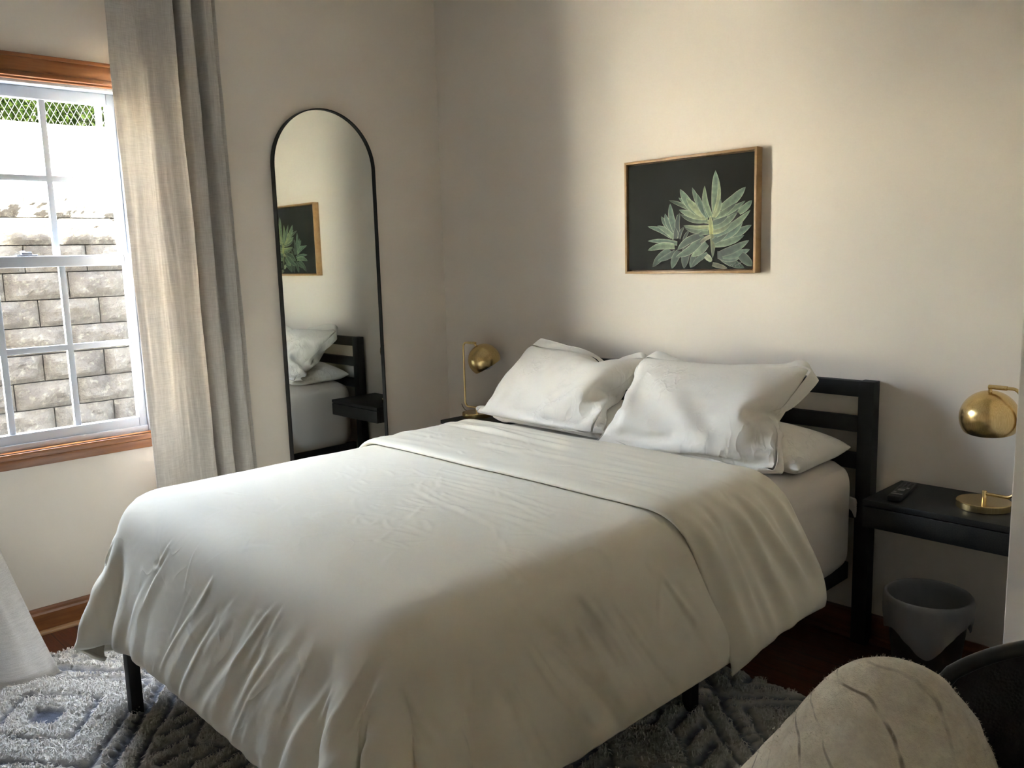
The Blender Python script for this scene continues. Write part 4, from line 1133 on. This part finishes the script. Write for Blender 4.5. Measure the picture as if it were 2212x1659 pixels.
# tufts of yarn standing up: only where the rug can be seen
rs = np.random.RandomState(21); n = 110000
tx = np.concatenate([RX0+rs.rand(n)*1.35, 1.9+rs.rand(n//2)*1.0]); ty = np.concatenate([-2.95+rs.rand(n)*1.35, -2.0+rs.rand(n//2)*1.45])
ii = np.clip(((tx-RX0)/step).astype(int), 0, len(xs)-1); jj = np.clip(((ty-RY0)/step).astype(int), 0, len(ys)-1)
keep = (sm[ii, jj] > .93) & (tx < RX1-.01) & (edge[ii, jj] > .004); tx, ty, ii, jj = tx[keep], ty[keep], ii[keep], jj[keep]; n = len(tx)
zb = hgt[ii, jj]-.004; L = .008+.009*rs.rand(n); an = rs.rand(n)*2*np.pi; ln_ = .004+.009*rs.rand(n)
dx, dy = np.cos(an), np.sin(an); wd = .0008+.0009*rs.rand(n); sxv, syv = -dy*wd, dx*wd
P0 = np.stack([tx-sxv, ty-syv, zb], 1); P1 = np.stack([tx+sxv, ty+syv, zb], 1)
mx_, my_ = tx+dx*ln_*.4, ty+dy*ln_*.4
P2 = np.stack([mx_+sxv, my_+syv, zb+L], 1); P3 = np.stack([mx_-sxv, my_-syv, zb+L], 1)
ex, ey = tx+dx*ln_*1.3, ty+dy*ln_*1.3
P4 = np.stack([ex+sxv*.6, ey+syv*.6, zb+L*.75], 1); P5 = np.stack([ex-sxv*.6, ey-syv*.6, zb+L*.75], 1)
V = np.stack([P0, P1, P2, P3, P4, P5], 1).reshape(-1, 3); i0 = np.arange(n)[:, None]*6
F = np.concatenate([i0+np.array([[0, 1, 2, 3]]), i0+np.array([[3, 2, 4, 5]])])
m, nt, b = new_mat('cream_yarn'); c = ramp(nt, noise_n(nt, coords(nt), 45, 2), [(.3, (.72, .68, .61)), (.7, (.84, .80, .73))]); nt.links.new(c, b.inputs['Base Color']); b.inputs['Roughness'].default_value = 1; b.inputs['Specular IOR Level'].default_value = .05
pt = link_mesh('pile', mesh_np('pile', V, F), m, rg); tag(pt, kind='stuff')

# ------------------------------------------------------------------ light, sky, camera
world = bpy.data.worlds.new('sky'); scene.world = world; world.use_nodes = True; nt = world.node_tree
sky = N(nt, 'ShaderNodeTexSky'); sky.sky_type = 'NISHITA'; sky.sun_disc = False; sky.sun_elevation = R(62); sky.sun_rotation = R(200); sky.air_density = 1.0; sky.dust_density = 1.5
bg = nt.nodes['Background']; hs = N(nt, 'ShaderNodeHueSaturation'); hs.inputs['Saturation'].default_value = .55; nt.links.new(sky.outputs[0], hs.inputs['Color']); nt.links.new(hs.outputs[0], bg.inputs['Color']); bg.inputs['Strength'].default_value = SKY
sun = bpy.data.lights.new('sun', 'SUN'); sun.energy = SUN; sun.angle = R(.6); sun.color = (1, .93, .80)
so = bpy.data.objects.new('sun', sun); COL.objects.link(so)
d = Vector(SUND).normalized(); so.rotation_euler = d.to_track_quat('Z', 'Y').to_euler()
def portal(y0, y1):
    l = bpy.data.lights.new('window_portal', 'AREA'); l.shape = 'RECTANGLE'; l.size = y1-y0; l.size_y = WZ1-WZ0; l.cycles.is_portal = True
    o = bpy.data.objects.new('window_portal', l); COL.objects.link(o); o.location = (-.13, (y0+y1)/2, (WZ0+WZ1)/2)
    o.rotation_euler = Vector((-1, 0, 0)).to_track_quat('Z', 'Y').to_euler()
portal(WY0, WY1)
cam = bpy.data.cameras.new('camera'); co = bpy.data.objects.new('camera', cam); COL.objects.link(co); scene.camera = co
cam.sensor_fit = 'HORIZONTAL'; cam.sensor_width = 36; cam.lens = 1832.173/2212*36; cam.clip_start = .02
RC = Matrix(((0.691072, 0.722254, -0.027719), (0.088293, -0.122419, -0.988543), (-0.717373, 0.680707, -0.14837)))
# rows: camera right, down, forward in world axes
rt, dn, fw = RC
m = Matrix((rt, -dn, -fw)).transposed().to_4x4(); m.translation = (3.42987, -2.79459, 1.35); co.matrix_world = m
scene.view_settings.view_transform = 'Standard'; scene.view_settings.look = 'None'; scene.view_settings.gamma = 1; scene.view_settings.use_curve_mapping = False
scene.view_settings.exposure = EXPO
world.cycles.sampling_method = 'MANUAL'; world.cycles.sample_map_resolution = 256
cy = scene.cycles; cy.use_adaptive_sampling = False; cy.max_bounces = 7; cy.diffuse_bounces = 4; cy.glossy_bounces = 6; cy.transparent_max_bounces = 10; cy.sample_clamp_indirect = 30; cy.use_denoising = True
cy.caustics_reflective = False; cy.caustics_refractive = False
